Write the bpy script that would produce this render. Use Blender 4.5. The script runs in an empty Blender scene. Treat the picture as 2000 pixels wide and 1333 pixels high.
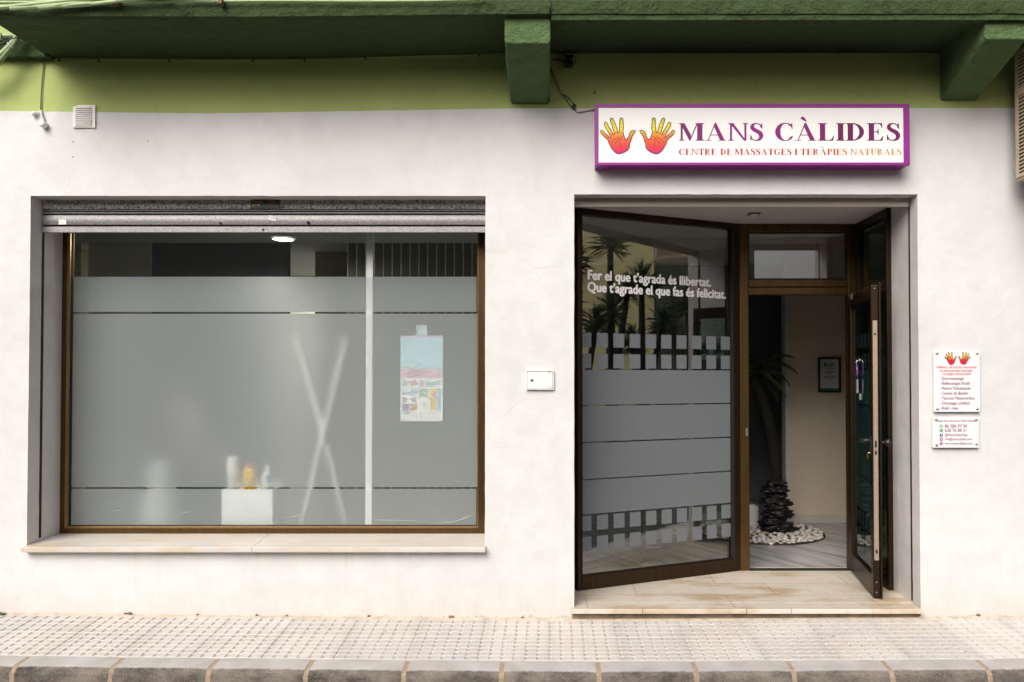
import bpy, bmesh, math, random
from mathutils import Vector, Matrix, noise
random.seed(7)
R = math.radians
scn = bpy.context.scene
col = scn.collection

# ---------------------------------------------------------------- camera
FPX = 1550.0; TH = R(1.0); CAM = Vector((0, -4.97, 1.5)); PX0, PY0 = 1075.0, 714.0
cd = bpy.data.cameras.new("camera"); cam = bpy.data.objects.new("camera", cd); col.objects.link(cam)
cam.location = CAM; cam.rotation_euler = (R(90) + TH, 0, 0)
cd.sensor_width = 36; cd.lens = FPX / 2000 * 36
cd.shift_x = -(PX0 - 1000) / 2000; cd.shift_y = (PY0 - 666.5) / 2000
cd.clip_end = 500; cd.clip_start = 0.05
scn.camera = cam

# ---------------------------------------------------------------- world, sun, exposure
SUN_EL, SUN_AZ = R(41), R(-155)         # veiled sun high over the street, to the left of the photographer
w = bpy.data.worlds.new("World"); scn.world = w; w.use_nodes = True
nt = w.node_tree; bg = nt.nodes["Background"]
sky = nt.nodes.new("ShaderNodeTexSky"); sky.sky_type = 'NISHITA'; sky.sun_disc = False
sky.sun_elevation = SUN_EL; sky.sun_rotation = SUN_AZ
sky.air_density = 0.7; sky.dust_density = 6.0; sky.ozone_density = 0.4
nt.links.new(sky.outputs[0], bg.inputs[0]); bg.inputs[1].default_value = 0.09
sl = bpy.data.lights.new("sun", 'SUN'); sun = bpy.data.objects.new("sun", sl); col.objects.link(sun)
sl.energy = 1.5; sl.angle = R(46); sl.color = (.99, 1, 1)
sdir = Vector((math.sin(SUN_AZ) * math.cos(SUN_EL), math.cos(SUN_AZ) * math.cos(SUN_EL), math.sin(SUN_EL)))
sun.rotation_euler = sdir.to_track_quat('Z', 'Y').to_euler(); sun.location = (0, 3, 12)
scn.view_settings.view_transform = 'Standard'; scn.view_settings.look = 'None'
scn.view_settings.exposure = 0.75; scn.view_settings.gamma = 1
try:
    scn.cycles.max_bounces = 14; scn.cycles.transparent_max_bounces = 16; scn.cycles.transmission_bounces = 10
    scn.cycles.caustics_reflective = False; scn.cycles.sample_clamp_indirect = 6
    scn.cycles.use_adaptive_sampling = True; scn.cycles.adaptive_threshold = 0.015
except Exception: pass

# ---------------------------------------------------------------- measuring helpers
def ray(px, py):
    d = Vector((0, math.cos(TH), math.sin(TH))) + Vector((1, 0, 0)) * ((px - PX0) / FPX) + Vector((0, -math.sin(TH), math.cos(TH))) * ((PY0 - py) / FPX)
    return d
def P(px, py, Y=0.0):
    d = ray(px, py); t = (Y - CAM.y) / d.y
    return CAM + d * t
def X(px, Y=0.0, py=741): return P(px, py, Y).x
def Z(py, Y=0.0, px=1075): return P(px, py, Y).z
class Plane:
    """vertical plane through two plan points; u runs along it, n towards the viewer side"""
    def __init__(s, A, B):
        s.A = Vector((A[0], A[1], 0)); s.B = Vector((B[0], B[1], 0)); s.L = (s.B - s.A).length
        s.U = (s.B - s.A) / s.L; s.N = Vector((s.U.y, -s.U.x, 0))
    def uz(s, px, py):
        d = ray(px, py); t = (s.A - CAM).dot(s.N) / d.dot(s.N); p = CAM + d * t
        return (p - s.A).dot(s.U), p.z
    def pt(s, u, n, z):
        v = s.A + s.U * u + s.N * n; return Vector((v.x, v.y, z))

# ---------------------------------------------------------------- materials
MATS = {}
def mk(name):
    m = bpy.data.materials.new(name); m.use_nodes = True; MATS[name] = m
    return m, m.node_tree, m.node_tree.nodes["Principled BSDF"]
def N(nt, t, **k):
    n = nt.nodes.new(t)
    for a, b in k.items():
        if a.startswith('i_'): n.inputs[int(a[2:])].default_value = b
        else: setattr(n, a, b)
    return n
def obco(nt, scale=(1, 1, 1), loc=(0, 0, 0)):
    g = N(nt, "ShaderNodeNewGeometry"); m = N(nt, "ShaderNodeMapping")
    nt.links.new(g.outputs["Position"], m.inputs[0]); m.inputs[3].default_value = scale; m.inputs[1].default_value = loc
    return m.outputs[0]
def ramp(nt, fac, stops, interp='LINEAR'):
    r = N(nt, "ShaderNodeValToRGB"); r.color_ramp.interpolation = interp
    e = r.color_ramp.elements
    while len(e) < len(stops): e.new(0.5)
    for q, (p, c) in zip(e, stops):
        q.position = p; q.color = (c[0], c[1], c[2], 1) if not isinstance(c, float) else (c, c, c, 1)
    nt.links.new(fac, r.inputs[0]); return r.outputs[0]
def nz(nt, vec, scale, detail=4, rough=.55):
    n = N(nt, "ShaderNodeTexNoise"); n.inputs["Scale"].default_value = scale; n.inputs["Detail"].default_value = detail
    n.inputs["Roughness"].default_value = rough; nt.links.new(vec, n.inputs["Vector"]); return n.outputs["Fac"]
def mixc(nt, fac, a, b, mode='MIX'):
    m = N(nt, "ShaderNodeMix", data_type='RGBA', blend_type=mode)
    for s, v in ((0, fac), (6, a), (7, b)):
        if hasattr(v, 'default_value') or hasattr(v, 'links'): nt.links.new(v, m.inputs[s])
        elif s == 0: m.inputs[0].default_value = v
        else: m.inputs[s].default_value = (*v, 1)
    return m.outputs[2]
def bump(nt, b, h, strength=.3, dist=.005):
    n = N(nt, "ShaderNodeBump"); n.inputs["Strength"].default_value = strength; n.inputs["Distance"].default_value = dist
    nt.links.new(h, n.inputs["Height"]); nt.links.new(n.outputs[0], b.inputs["Normal"])
def flat(name, c, rough=.6, metal=0.0, var=.12, vs=6.0, bs=0.0, bscale=60, spec=.5, coat=0):
    if name in MATS: return MATS[name]
    m, nt, b = mk(name)
    v = obco(nt); f = nz(nt, v, vs)
    lo = tuple(x * (1 - var) for x in c); hi = tuple(min(1, x * (1 + var)) for x in c)
    nt.links.new(ramp(nt, f, [(.3, lo), (.7, hi)]), b.inputs["Base Color"])
    b.inputs["Roughness"].default_value = rough; b.inputs["Metallic"].default_value = metal
    b.inputs["Specular IOR Level"].default_value = spec
    if coat: b.inputs["Coat Weight"].default_value = coat; b.inputs["Coat Roughness"].default_value = .1
    if bs: bump(nt, b, nz(nt, v, bscale, 5), bs, .004)
    return m
def plaster(name, c, dirt=None, rough=.85, bstr=.35, bdist=.003, bsc=110):
    m, nt, b = mk(name)
    v = obco(nt)
    big = nz(nt, v, .9, 5, .6); mid = nz(nt, v, 7, 4)
    base = ramp(nt, big, [(.3, tuple(x * .91 for x in c)), (.7, tuple(min(1, x * 1.04) for x in c))])
    sp = ramp(nt, mid, [(.35, (.95, .945, .94)), (.6, (1, 1, 1))])
    cc = mixc(nt, 1.0, base, sp, 'MULTIPLY')
    if dirt:
        # rising grime and fine vertical runs with a shape of their own near the pavement
        s = N(nt, "ShaderNodeSeparateXYZ"); nt.links.new(v, s.inputs[0])
        mr = N(nt, "ShaderNodeMapRange"); nt.links.new(s.outputs[2], mr.inputs[0])
        mr.inputs[1].default_value = .28; mr.inputs[2].default_value = -.02
        rn = nz(nt, obco(nt, (9, 1, 3)), 2.2, 6, .65)
        mul = N(nt, "ShaderNodeMath", operation='MULTIPLY'); nt.links.new(mr.outputs[0], mul.inputs[0]); nt.links.new(rn, mul.inputs[1])
        cc = mixc(nt, mul.outputs[0], cc, dirt)
        st = ramp(nt, nz(nt, obco(nt, (30, 1, .35)), 1.2, 3), [(.68, 0.0), (.8, .16)])
        cc = mixc(nt, st, cc, (.62, .57, .5))
    wp = N(nt, "ShaderNodeMixRGB"); wp.blend_type = 'ADD'; wp.inputs[0].default_value = .35
    wn = N(nt, "ShaderNodeTexNoise"); wn.inputs["Scale"].default_value = 2.5; wn.inputs["Detail"].default_value = 5; nt.links.new(v, wn.inputs["Vector"]); nt.links.new(v, wp.inputs[1]); nt.links.new(wn.outputs["Color"], wp.inputs[2])
    vc = N(nt, "ShaderNodeTexVoronoi", feature='DISTANCE_TO_EDGE'); vc.inputs["Scale"].default_value = 1.1; nt.links.new(wp.outputs[0], vc.inputs["Vector"])
    ck = N(nt, "ShaderNodeMath", operation='MULTIPLY'); nt.links.new(ramp(nt, vc.outputs["Distance"], [(.0, 1.0), (.0035, 0.0)]), ck.inputs[0])
    nt.links.new(ramp(nt, nz(nt, obco(nt, (1, 1, 1), (7, 2, 1)), 1.3, 3), [(.52, 0.0), (.62, .35)]), ck.inputs[1])
    cc = mixc(nt, ck.outputs[0], cc, tuple(x * .45 for x in c))
    # scuffs and pale repairs with ragged outlines
    cc = mixc(nt, ramp(nt, nz(nt, obco(nt, (1, 1, 1.6), (2, 9, 4)), 3.2, 9, .72), [(.60, 0.0), (.66, .16)]), cc, tuple(x * .8 for x in c))
    if dirt:
        sz = N(nt, "ShaderNodeSeparateXYZ"); nt.links.new(v, sz.inputs[0])
        top = N(nt, "ShaderNodeMapRange"); nt.links.new(sz.outputs[2], top.inputs[0]); top.inputs[1].default_value = .10; top.inputs[2].default_value = .42
        gate = N(nt, "ShaderNodeMath", operation='LESS_THAN'); nt.links.new(sz.outputs[2], gate.inputs[0]); gate.inputs[1].default_value = .43
        dr = ramp(nt, nz(nt, obco(nt, (14, 1, .5), (1, 3, 2)), 1.5, 5, .6), [(.54, 0.0), (.7, .30)])
        m1 = N(nt, "ShaderNodeMath", operation='MULTIPLY'); nt.links.new(dr, m1.inputs[0]); nt.links.new(top.outputs[0], m1.inputs[1])
        m2 = N(nt, "ShaderNodeMath", operation='MULTIPLY'); nt.links.new(m1.outputs[0], m2.inputs[0]); nt.links.new(gate.outputs[0], m2.inputs[1])
        cc = mixc(nt, m2.outputs[0], cc, dirt)
        ft = N(nt, "ShaderNodeMapRange"); nt.links.new(sz.outputs[2], ft.inputs[0]); ft.inputs[1].default_value = .10; ft.inputs[2].default_value = .0
        fn = N(nt, "ShaderNodeMath", operation='MULTIPLY'); nt.links.new(ft.outputs[0], fn.inputs[0]); nt.links.new(nz(nt, v, 22, 7, .7), fn.inputs[1])
        cc = mixc(nt, ramp(nt, fn.outputs[0], [(.40, 0.0), (.46, .6)]), cc, tuple(x * .72 for x in dirt))
    nt.links.new(cc, b.inputs["Base Color"]); b.inputs["Roughness"].default_value = rough
    b.inputs["Specular IOR Level"].default_value = .25
    h1 = nz(nt, v, bsc, 4, .65); h2 = nz(nt, v, 12, 4); ad = N(nt, "ShaderNodeMath", operation='MULTIPLY_ADD')
    nt.links.new(h2, ad.inputs[0]); ad.inputs[1].default_value = 4.5; nt.links.new(h1, ad.inputs[2])
    bump(nt, b, ad.outputs[0], bstr, bdist)
    return m
M_WALL = plaster("white_plaster", (.718, .725, .718), dirt=(.55, .5, .44))
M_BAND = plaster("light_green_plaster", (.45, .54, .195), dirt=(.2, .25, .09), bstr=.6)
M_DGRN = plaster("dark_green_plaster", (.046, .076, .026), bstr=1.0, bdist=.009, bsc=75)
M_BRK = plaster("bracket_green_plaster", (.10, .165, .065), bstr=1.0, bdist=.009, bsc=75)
M_REV = plaster("reveal_plaster", (.68, .655, .64), dirt=(.5, .46, .4))
M_CEIL = flat("recess_ceiling_paint", (.66, .64, .62), .8, var=.03)
M_WHITE = flat("white_paint", (.78, .77, .75), .5, var=.03)
M_BRW = flat("bright_white_laminate", (.88, .89, .88), .4, var=.01)
M_PLAST = flat("aged_white_plastic", (.80, .79, .76), .45, var=.06, vs=30)
M_BLACK = flat("black_plastic", (.012, .012, .013), .4)
M_DARK = flat("dark_gap", (.02, .018, .016), .8)
M_STEEL = flat("steel", (.55, .53, .5), .3, .9, var=.15, vs=60)
M_BEIGE = flat("beige_cover_strip", (.46, .36, .28), .35, .4, var=.08, vs=40)
M_BRASS = flat("brass", (.6, .45, .2), .3, .9)

def bronze(name, c, rough=.33):
    m, nt, b = mk(name)
    v = obco(nt, (1, 1, .15)); f = nz(nt, v, 40, 3)
    nt.links.new(ramp(nt, f, [(.3, tuple(x * .85 for x in c)), (.7, tuple(x * 1.15 for x in c))]), b.inputs["Base Color"])
    b.inputs["Metallic"].default_value = .75; b.inputs["Roughness"].default_value = rough
    return m
M_BRZ = bronze("bronze_aluminium", (.11, .062, .022))
M_BRZD = bronze("shaded_bronze_aluminium", (.045, .027, .015), .36)  # same bronze, darkened to paint in the dark street its angled faces reflect
M_BRZL = bronze("bronze_bead", (.30, .18, .075), .28)
M_GASK = flat("rubber_gasket", (.012, .011, .010), .6)

def galv(name, mottled):
    m, nt, b = mk(name)
    v = obco(nt)
    vo = N(nt, "ShaderNodeTexVoronoi"); vo.inputs["Scale"].default_value = 120; nt.links.new(obco(nt, (.6, 1, 1)), vo.inputs["Vector"])
    if mottled:
        n = nz(nt, obco(nt, (1, 1, 1)), 75, 3, .7)
        a = ramp(nt, n, [(.36, (.10, .10, .10)), (.46, (.38, .37, .34)), (.6, (.66, .63, .57))])
    else:
        a = ramp(nt, nz(nt, v, 90, 4, .7), [(.3, (.19, .19, .192)), (.7, (.37, .37, .372))])
    a = mixc(nt, .25, a, vo.outputs["Color"], 'SOFT_LIGHT')
    st = ramp(nt, nz(nt, obco(nt, (8, 1, .5)), 1.5, 5), [(.55, 0.0), (.75, .35)])
    a = mixc(nt, st, a, (.25, .2, .16))
    bw = N(nt, "ShaderNodeHueSaturation"); bw.inputs["Saturation"].default_value = .25; nt.links.new(a, bw.inputs["Color"])
    nt.links.new(bw.outputs[0], b.inputs["Base Color"])
    b.inputs["Metallic"].default_value = .45 if not mottled else .25; b.inputs["Roughness"].default_value = .5
    bump(nt, b, nz(nt, v, 160, 3), .2, .002)
    return m
M_GALV = galv("galvanised_steel", False); M_GALVM = galv("weathered_galvanised_steel", True)

def marble(name, c, vein, scale=2.2, rough=.28, stain=(.50, .36, .20), tile=None, vs_=.22):
    m, nt, b = mk(name)
    v = obco(nt)
    n1 = nz(nt, v, scale, 8, .6)
    wv = N(nt, "ShaderNodeTexWave", wave_type='BANDS'); wv.inputs["Scale"].default_value = scale * .6; wv.inputs["Distortion"].default_value = 22
    wv.inputs["Detail"].default_value = 5; nt.links.new(obco(nt, (1, 1.6, 1)), wv.inputs["Vector"])
    a = ramp(nt, n1, [(.3, tuple(x * .9 for x in c)), (.65, c)])
    a = mixc(nt, ramp(nt, wv.outputs["Fac"], [(.0, vs_), (.10, 0.0)]), a, vein)
    st = ramp(nt, nz(nt, obco(nt, (.8, 2.2, 1), (3.1, 1.7, 0)), 2.4, 6, .62), [(.49, 0.0), (.64, .8)])
    if stain: a = mixc(nt, st, a, stain)
    if tile:
        s = N(nt, "ShaderNodeTexBrick"); s.offset = .37; s.inputs["Scale"].default_value = 1
        s.inputs["Brick Width"].default_value = tile[0]; s.inputs["Row Height"].default_value = tile[1]; s.inputs["Mortar Size"].default_value = .0022
        s.inputs["Mortar Smooth"].default_value = 0; s.inputs["Bias"].default_value = 0
        s.inputs[1].default_value = (.92, .92, .92, 1); s.inputs[2].default_value = (1, 1, 1, 1); s.inputs[3].default_value = (.42, .33, .24, 1)
        nt.links.new(obco(nt, (1, 1, 1), tile[2]), s.inputs[0])
        a = mixc(nt, 1.0, a, s.outputs[0], 'MULTIPLY')
    nt.links.new(a, b.inputs["Base Color"]); b.inputs["Roughness"].default_value = rough
    bump(nt, b, nz(nt, v, 40, 4), .05, .003)
    return m
M_STEP = marble("cream_marble", (.74, .67, .57), (.45, .33, .24), tile=(.92, .30, (.35, .02, 0)))
M_SILL = marble("cream_sill_marble", (.68, .645, .59), (.6, .52, .44), stain=(.6, .48, .36))
def streak_floor():
    m, nt, b = mk("grey_streaked_floor"); g = N(nt, "ShaderNodeNewGeometry"); mq = N(nt, "ShaderNodeMapping"); mq.inputs[2].default_value = (0, 0, R(60)); mp = N(nt, "ShaderNodeMapping"); mp.inputs[3].default_value = (.8, 7, 1)
    nt.links.new(g.outputs["Position"], mq.inputs[0]); nt.links.new(mq.outputs[0], mp.inputs[0]); f = nz(nt, mp.outputs[0], 1.6, 8, .65)
    nt.links.new(ramp(nt, f, [(.32, (.20, .20, .198)), (.5, (.40, .40, .395)), (.7, (.54, .54, .535))]), b.inputs["Base Color"]); b.inputs["Roughness"].default_value = .22; return m
M_IFLR = streak_floor()

def glass(name, ior, tint, rough=0.0):
    m, nt, b = mk(name); nt.nodes.remove(b); out = nt.nodes["Material Output"]
    t = N(nt, "ShaderNodeBsdfTransparent"); t.inputs[0].default_value = (*tint, 1)
    g = N(nt, "ShaderNodeBsdfGlossy"); g.inputs["Roughness"].default_value = rough; g.inputs[0].default_value = (.95, .97, .95, 1)
    f = N(nt, "ShaderNodeFresnel"); f.inputs[0].default_value = ior
    x = N(nt, "ShaderNodeMixShader"); nt.links.new(t.outputs[0], x.inputs[1]); nt.links.new(g.outputs[0], x.inputs[2])
    gm = N(nt, "ShaderNodeNewGeometry"); inv = N(nt, "ShaderNodeMath", operation='SUBTRACT'); inv.inputs[0].default_value = 1; nt.links.new(gm.outputs["Backfacing"], inv.inputs[1])
    mu = N(nt, "ShaderNodeMath", operation='MULTIPLY'); nt.links.new(f.outputs[0], mu.inputs[0]); nt.links.new(inv.outputs[0], mu.inputs[1]); nt.links.new(mu.outputs[0], x.inputs[0])
    nt.links.new(mixc(nt, gm.outputs["Backfacing"], tint, (1, 1, 1)), t.inputs[0])
    nt.links.new(x.outputs[0], out.inputs[0]); return m
M_GLASS = glass("clear_glass", 2.6, (.86, .90, .88))
M_GLASSW = glass("window_glass", 1.45, (.96, .98, .965))
M_GLASSD = glass("dark_door_glass", 1.8, (.36, .48, .46))
def frost(name, dcol, dw, ior, rough, tcol):
    m, nt, b = mk(name); nt.nodes.remove(b); out = nt.nodes["Material Output"]
    v = obco(nt)
    d = N(nt, "ShaderNodeBsdfDiffuse")
    nt.links.new(ramp(nt, nz(nt, v, 1.3, 4), [(.3, tuple(x * .93 for x in dcol)), (.7, dcol)]), d.inputs[0])
    r = N(nt, "ShaderNodeBsdfRefraction"); r.inputs[0].default_value = (*tcol, 1); r.inputs["Roughness"].default_value = rough; r.inputs["IOR"].default_value = ior
    x = N(nt, "ShaderNodeMixShader"); x.inputs[0].default_value = dw
    nt.links.new(r.outputs[0], x.inputs[1]); nt.links.new(d.outputs[0], x.inputs[2]); nt.links.new(x.outputs[0], out.inputs[0]); return m
M_FROSTW = frost("frosted_film_window", (.60, .65, .675), .33, 1.15, .85, (1, 1, 1))
M_FROSTD = frost("frosted_film_door", (.19, .205, .22), .85, 1.15, .85, (.55, .58, .57))
M_FROSTL = frost("frosted_film_leaf", (.22, .30, .30), .75, 1.3, .5, (.4, .5, .5))
def emit(name, c, s):
    m, nt, b = mk(name); b.inputs["Emission Color"].default_value = (*c, 1); b.inputs["Emission Strength"].default_value = s
    b.inputs["Base Color"].default_value = (.8, .8, .8, 1); return m

def pave_mat():
    m, nt, b = mk("paving_tile_concrete")
    v = obco(nt)
    a = ramp(nt, nz(nt, v, 2.2, 6, .6), [(.3, (.52, .495, .465)), (.65, (.64, .62, .595))])
    a = mixc(nt, ramp(nt, nz(nt, obco(nt, (1.2, 2, 1), (5, 0, 0)), 1.7, 5), [(.5, 0.0), (.72, .5)]), a, (.58, .49, .39))
    sn = N(nt, "ShaderNodeVectorMath", operation='SNAP'); nt.links.new(obco(nt, (1, 1, 0), (.003, .28, 0)), sn.inputs[0]); sn.inputs[1].default_value = (.395, .32, 1)
    wn = N(nt, "ShaderNodeTexWhiteNoise"); nt.links.new(sn.outputs[0], wn.inputs[0])
    a = mixc(nt, 1.0, a, ramp(nt, wn.outputs[0], [(0, (.86, .86, .88)), (.5, (.97, .96, .94)), (1, (1.0, 1.0, 1.0))]), 'MULTIPLY')
    a = mixc(nt, ramp(nt, nz(nt, obco(nt, (1, 1.5, 1), (9, 4, 0)), 4.5, 8, .7), [(.60, 0.0), (.70, .28)]), a, (.32, .29, .26))
    # grey traffic film along the slab joints
    s = N(nt, "ShaderNodeSeparateXYZ"); nt.links.new(v, s.inputs[0])
    q = N(nt, "ShaderNodeMath", operation='PINGPONG'); nt.links.new(s.outputs[0], q.inputs[0]); q.inputs[1].default_value = .1975
    jr = ramp(nt, q.outputs[0], [(.0, .6), (.05, 0.0)])
    jm = N(nt, "ShaderNodeMath", operation='MULTIPLY'); nt.links.new(jr, jm.inputs[0]); nt.links.new(nz(nt, v, 6, 4), jm.inputs[1])
    a = mixc(nt, jm.outputs[0], a, (.26, .25, .245))
    a = mixc(nt, 1.0, a, ramp(nt, nz(nt, v, 150, 3, .7), [(.25, (.84, .83, .82)), (.6, (1, 1, 1))]), 'MULTIPLY')
    nt.links.new(a, b.inputs["Base Color"]); b.inputs["Roughness"].default_value = .75
    bump(nt, b, nz(nt, v, 180, 4), .4, .002)
    return m
M_PAVE = pave_mat()
M_GROOVE = flat("groove_dirt", (.46, .405, .35), .95, var=.2, vs=9, bs=.5, bscale=120)
def kerb_mat():
    m, nt, b = mk("kerb_concrete")
    v = obco(nt)
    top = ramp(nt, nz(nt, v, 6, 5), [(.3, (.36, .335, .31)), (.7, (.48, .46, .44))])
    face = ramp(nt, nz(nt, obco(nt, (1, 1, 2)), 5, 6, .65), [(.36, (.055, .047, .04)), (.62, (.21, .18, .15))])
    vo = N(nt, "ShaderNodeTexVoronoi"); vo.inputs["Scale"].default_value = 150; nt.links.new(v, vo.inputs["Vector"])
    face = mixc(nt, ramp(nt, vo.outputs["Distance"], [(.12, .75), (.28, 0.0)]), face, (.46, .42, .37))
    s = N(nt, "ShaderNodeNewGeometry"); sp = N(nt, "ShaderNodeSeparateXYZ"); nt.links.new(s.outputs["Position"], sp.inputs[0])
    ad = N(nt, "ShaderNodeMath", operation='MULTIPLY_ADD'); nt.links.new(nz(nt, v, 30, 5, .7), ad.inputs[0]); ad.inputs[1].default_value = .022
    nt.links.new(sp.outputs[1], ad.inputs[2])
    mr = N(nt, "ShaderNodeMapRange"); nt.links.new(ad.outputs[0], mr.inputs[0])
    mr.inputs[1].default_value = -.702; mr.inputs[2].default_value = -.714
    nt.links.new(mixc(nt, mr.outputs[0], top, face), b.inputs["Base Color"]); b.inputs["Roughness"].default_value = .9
    bump(nt, b, nz(nt, v, 90, 5, .7), .8, .004)
    return m
M_KERB = kerb_mat()
M_MORT = flat("sandy_mortar", (.34, .265, .19), .95, var=.2, vs=40, bs=.9, bscale=90)
M_ROAD = flat("asphalt", (.055, .054, .052), .9, var=.3, vs=12, bs=.5, bscale=150)

# ---------------------------------------------------------------- mesh builder
class MB:
    def __init__(s): s.v = []; s.f = []; s.m = []; s.mi = 0; s.sm = set()
    def add(s, vs, fs, smooth=False):
        o = len(s.v); s.v += [Vector(p) for p in vs]
        for f in fs:
            if smooth: s.sm.add(len(s.f))
            s.f.append([i + o for i in f]); s.m.append(s.mi)
        return s
    def box(s, x0, x1, y0, y1, z0, z1):
        return s.add([(x0, y0, z0), (x1, y0, z0), (x1, y1, z0), (x0, y1, z0), (x0, y0, z1), (x1, y0, z1), (x1, y1, z1), (x0, y1, z1)],
                     [(0, 3, 2, 1), (4, 5, 6, 7), (0, 1, 5, 4), (1, 2, 6, 5), (2, 3, 7, 6), (3, 0, 4, 7)])
    def obox(s, pl, u0, u1, n0, n1, z0, z1):
        q = [pl.pt(u0, n1, z0), pl.pt(u1, n1, z0), pl.pt(u1, n0, z0), pl.pt(u0, n0, z0), pl.pt(u0, n1, z1), pl.pt(u1, n1, z1), pl.pt(u1, n0, z1), pl.pt(u0, n0, z1)]
        return s.add(q, [(0, 3, 2, 1), (4, 5, 6, 7), (0, 1, 5, 4), (1, 2, 6, 5), (2, 3, 7, 6), (3, 0, 4, 7)])
    def prism(s, pts, d):
        """closed outline (3d points) swept by vector d"""
        n = len(pts); d = Vector(d); a = [Vector(p) for p in pts]; b = [p + d for p in a]
        return s.add(a + b, [list(range(n)), list(range(2 * n - 1, n - 1, -1))] + [(i, n + i, n + (i + 1) % n, (i + 1) % n) for i in range(n)])
    def tube(s, pts, r, k=8, cap=True):
        pts = [Vector(p) for p in pts]; rs = r if isinstance(r, (list, tuple)) else [r] * len(pts); vs = []; fs = []
        for i, p in enumerate(pts):
            t = (pts[min(i + 1, len(pts) - 1)] - pts[max(i - 1, 0)]).normalized()
            a = t.cross(Vector((0, 0, 1)));
            if a.length < .05: a = t.cross(Vector((0, 1, 0)))
            a.normalize(); b = t.cross(a)
            for j in range(k):
                an = 2 * math.pi * j / k; vs.append(p + (a * math.cos(an) + b * math.sin(an)) * rs[i])
        for i in range(len(pts) - 1):
            for j in range(k): fs.append((i * k + j, i * k + (j + 1) % k, (i + 1) * k + (j + 1) % k, (i + 1) * k + j))
        s.add(vs, fs, True)
        if cap:
            n = len(s.v) - len(vs); s.f.append([n + j for j in range(k)][::-1]); s.m.append(s.mi)
            s.f.append([n + (len(pts) - 1) * k + j for j in range(k)]); s.m.append(s.mi)
        return s
    def lathe(s, c, prof, k=20, axis='Z'):
        c = Vector(c); vs = []; fs = []
        for (r, h) in prof:
            for j in range(k):
                a = 2 * math.pi * j / k; x, y = r * math.cos(a), r * math.sin(a)
                vs.append(c + (Vector((x, y, h)) if axis == 'Z' else Vector((x, h, y)) if axis == 'Y' else Vector((h, x, y))))
        for i in range(len(prof) - 1):
            for j in range(k): fs.append((i * k + j, i * k + (j + 1) % k, (i + 1) * k + (j + 1) % k, (i + 1) * k + j))
        return s.add(vs, fs, True)
    def blob(s, c, r, amp=.25, seed=0, sub=2, sc=1.5):
        bm = bmesh.new(); bmesh.ops.create_icosphere(bm, subdivisions=sub, radius=1)
        vs = []
        for v in bm.verts:
            k = 1 + amp * noise.noise(v.co * sc + Vector((seed * 3.1, seed, 0)))
            vs.append((c[0] + v.co.x * r[0] * k, c[1] + v.co.y * r[1] * k, c[2] + v.co.z * r[2] * k))
        fs = [[v.index for v in f.verts] for f in bm.faces]; bm.free()
        return s.add(vs, fs, True)
    def build(s, name, mats, parent=None, bevel=0.0, seg=2, orient=None):
        me = bpy.data.meshes.new(name); me.from_pydata([tuple(v) for v in s.v], [], s.f)
        for m in (mats if isinstance(mats, (list, tuple)) else [mats]): me.materials.append(m)
        for i, p in enumerate(me.polygons):
            p.material_index = s.m[i]
            if i in s.sm: p.use_smooth = True
        bm = bmesh.new(); bm.from_mesh(me)
        bmesh.ops.recalc_face_normals(bm, faces=bm.faces)
        if orient is not None:
            bm.normal_update()
            for f in bm.faces:
                if f.normal.dot(Vector(orient)) < 0: f.normal_flip()
        bm.to_mesh(me); bm.free()
        me.update()
        o = bpy.data.objects.new(name, me); col.objects.link(o)
        if parent is not None: attach(o, parent)
        if bevel:
            b = o.modifiers.new("bevel", 'BEVEL'); b.width = bevel; b.segments = seg; b.limit_method = 'ANGLE'; b.angle_limit = R(40)
        return o
def world_loc(o):
    l = Vector(o.location)
    while o.parent is not None: o = o.parent; l += Vector(o.location)
    return l
def attach(o, parent):
    o.parent = parent
    r = parent
    while r.parent is not None: r = r.parent
    if parent.parent is None: o.matrix_parent_inverse = Matrix.Translation(-Vector(parent.location))
    else: o.matrix_parent_inverse = Matrix.Identity(4)
def tag(o, label=None, cat=None, group=None, kind=None):
    if label: o['label'] = label
    if cat: o['category'] = cat
    if group: o['group'] = group
    if kind: o['kind'] = kind
    return o
def thing(name, loc, label, cat, group=None):
    o = bpy.data.objects.new(name, None); o.location = loc; o.empty_display_size = .1; col.objects.link(o)
    return tag(o, label, cat, group)
def struct(o): o['kind'] = 'structure'; return o

# text (built-in font) laid on a plane: origin point, direction along, up vector, normal
def text_mb(mb, s, org, U, V, width=None, size=None, bold=0.0, shear=0.0, align='L', sy=1.0, mirror=False, lift=0.0005, nrm=None):
    cu = bpy.data.curves.new("t", 'FONT'); cu.body = s; cu.size = 1; cu.shear = shear; cu.resolution_u = 3
    o = bpy.data.objects.new("t", cu); col.objects.link(o)
    dg = bpy.context.evaluated_depsgraph_get(); me = bpy.data.meshes.new_from_object(o.evaluated_get(dg))
    xs = [v.co.x for v in me.vertices]; x0, x1 = min(xs), max(xs)
    k = (width / (x1 - x0)) if width else size
    if width and size: kx, ky = width / (x1 - x0), size
    else: kx = k; ky = k * sy
    wd = (x1 - x0) * kx; off = {'L': 0, 'C': -wd / 2, 'R': -wd}[align]
    U = Vector(U); V = Vector(V); org = Vector(org); n = Vector(nrm) if nrm else U.cross(V)
    for q, (ox, oy) in enumerate(((0, 0), (-1, 0), (1, 0), (0, .8), (0, -.8), (-.7, -.6), (.7, .6)) if bold else ((0, 0),)):
        vs = []
        for v in me.vertices:
            a = (v.co.x - x0) * kx
            if mirror: a = wd - a
            vs.append(org + U * (a + off + ox * bold * ky) + V * (v.co.y * ky + oy * bold * ky) + n * (lift + q * .00006))
        mb.add(vs, [list(p.vertices) for p in me.polygons])
    bpy.data.objects.remove(o); bpy.data.meshes.remove(me); bpy.data.curves.remove(cu)
    return mb

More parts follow.
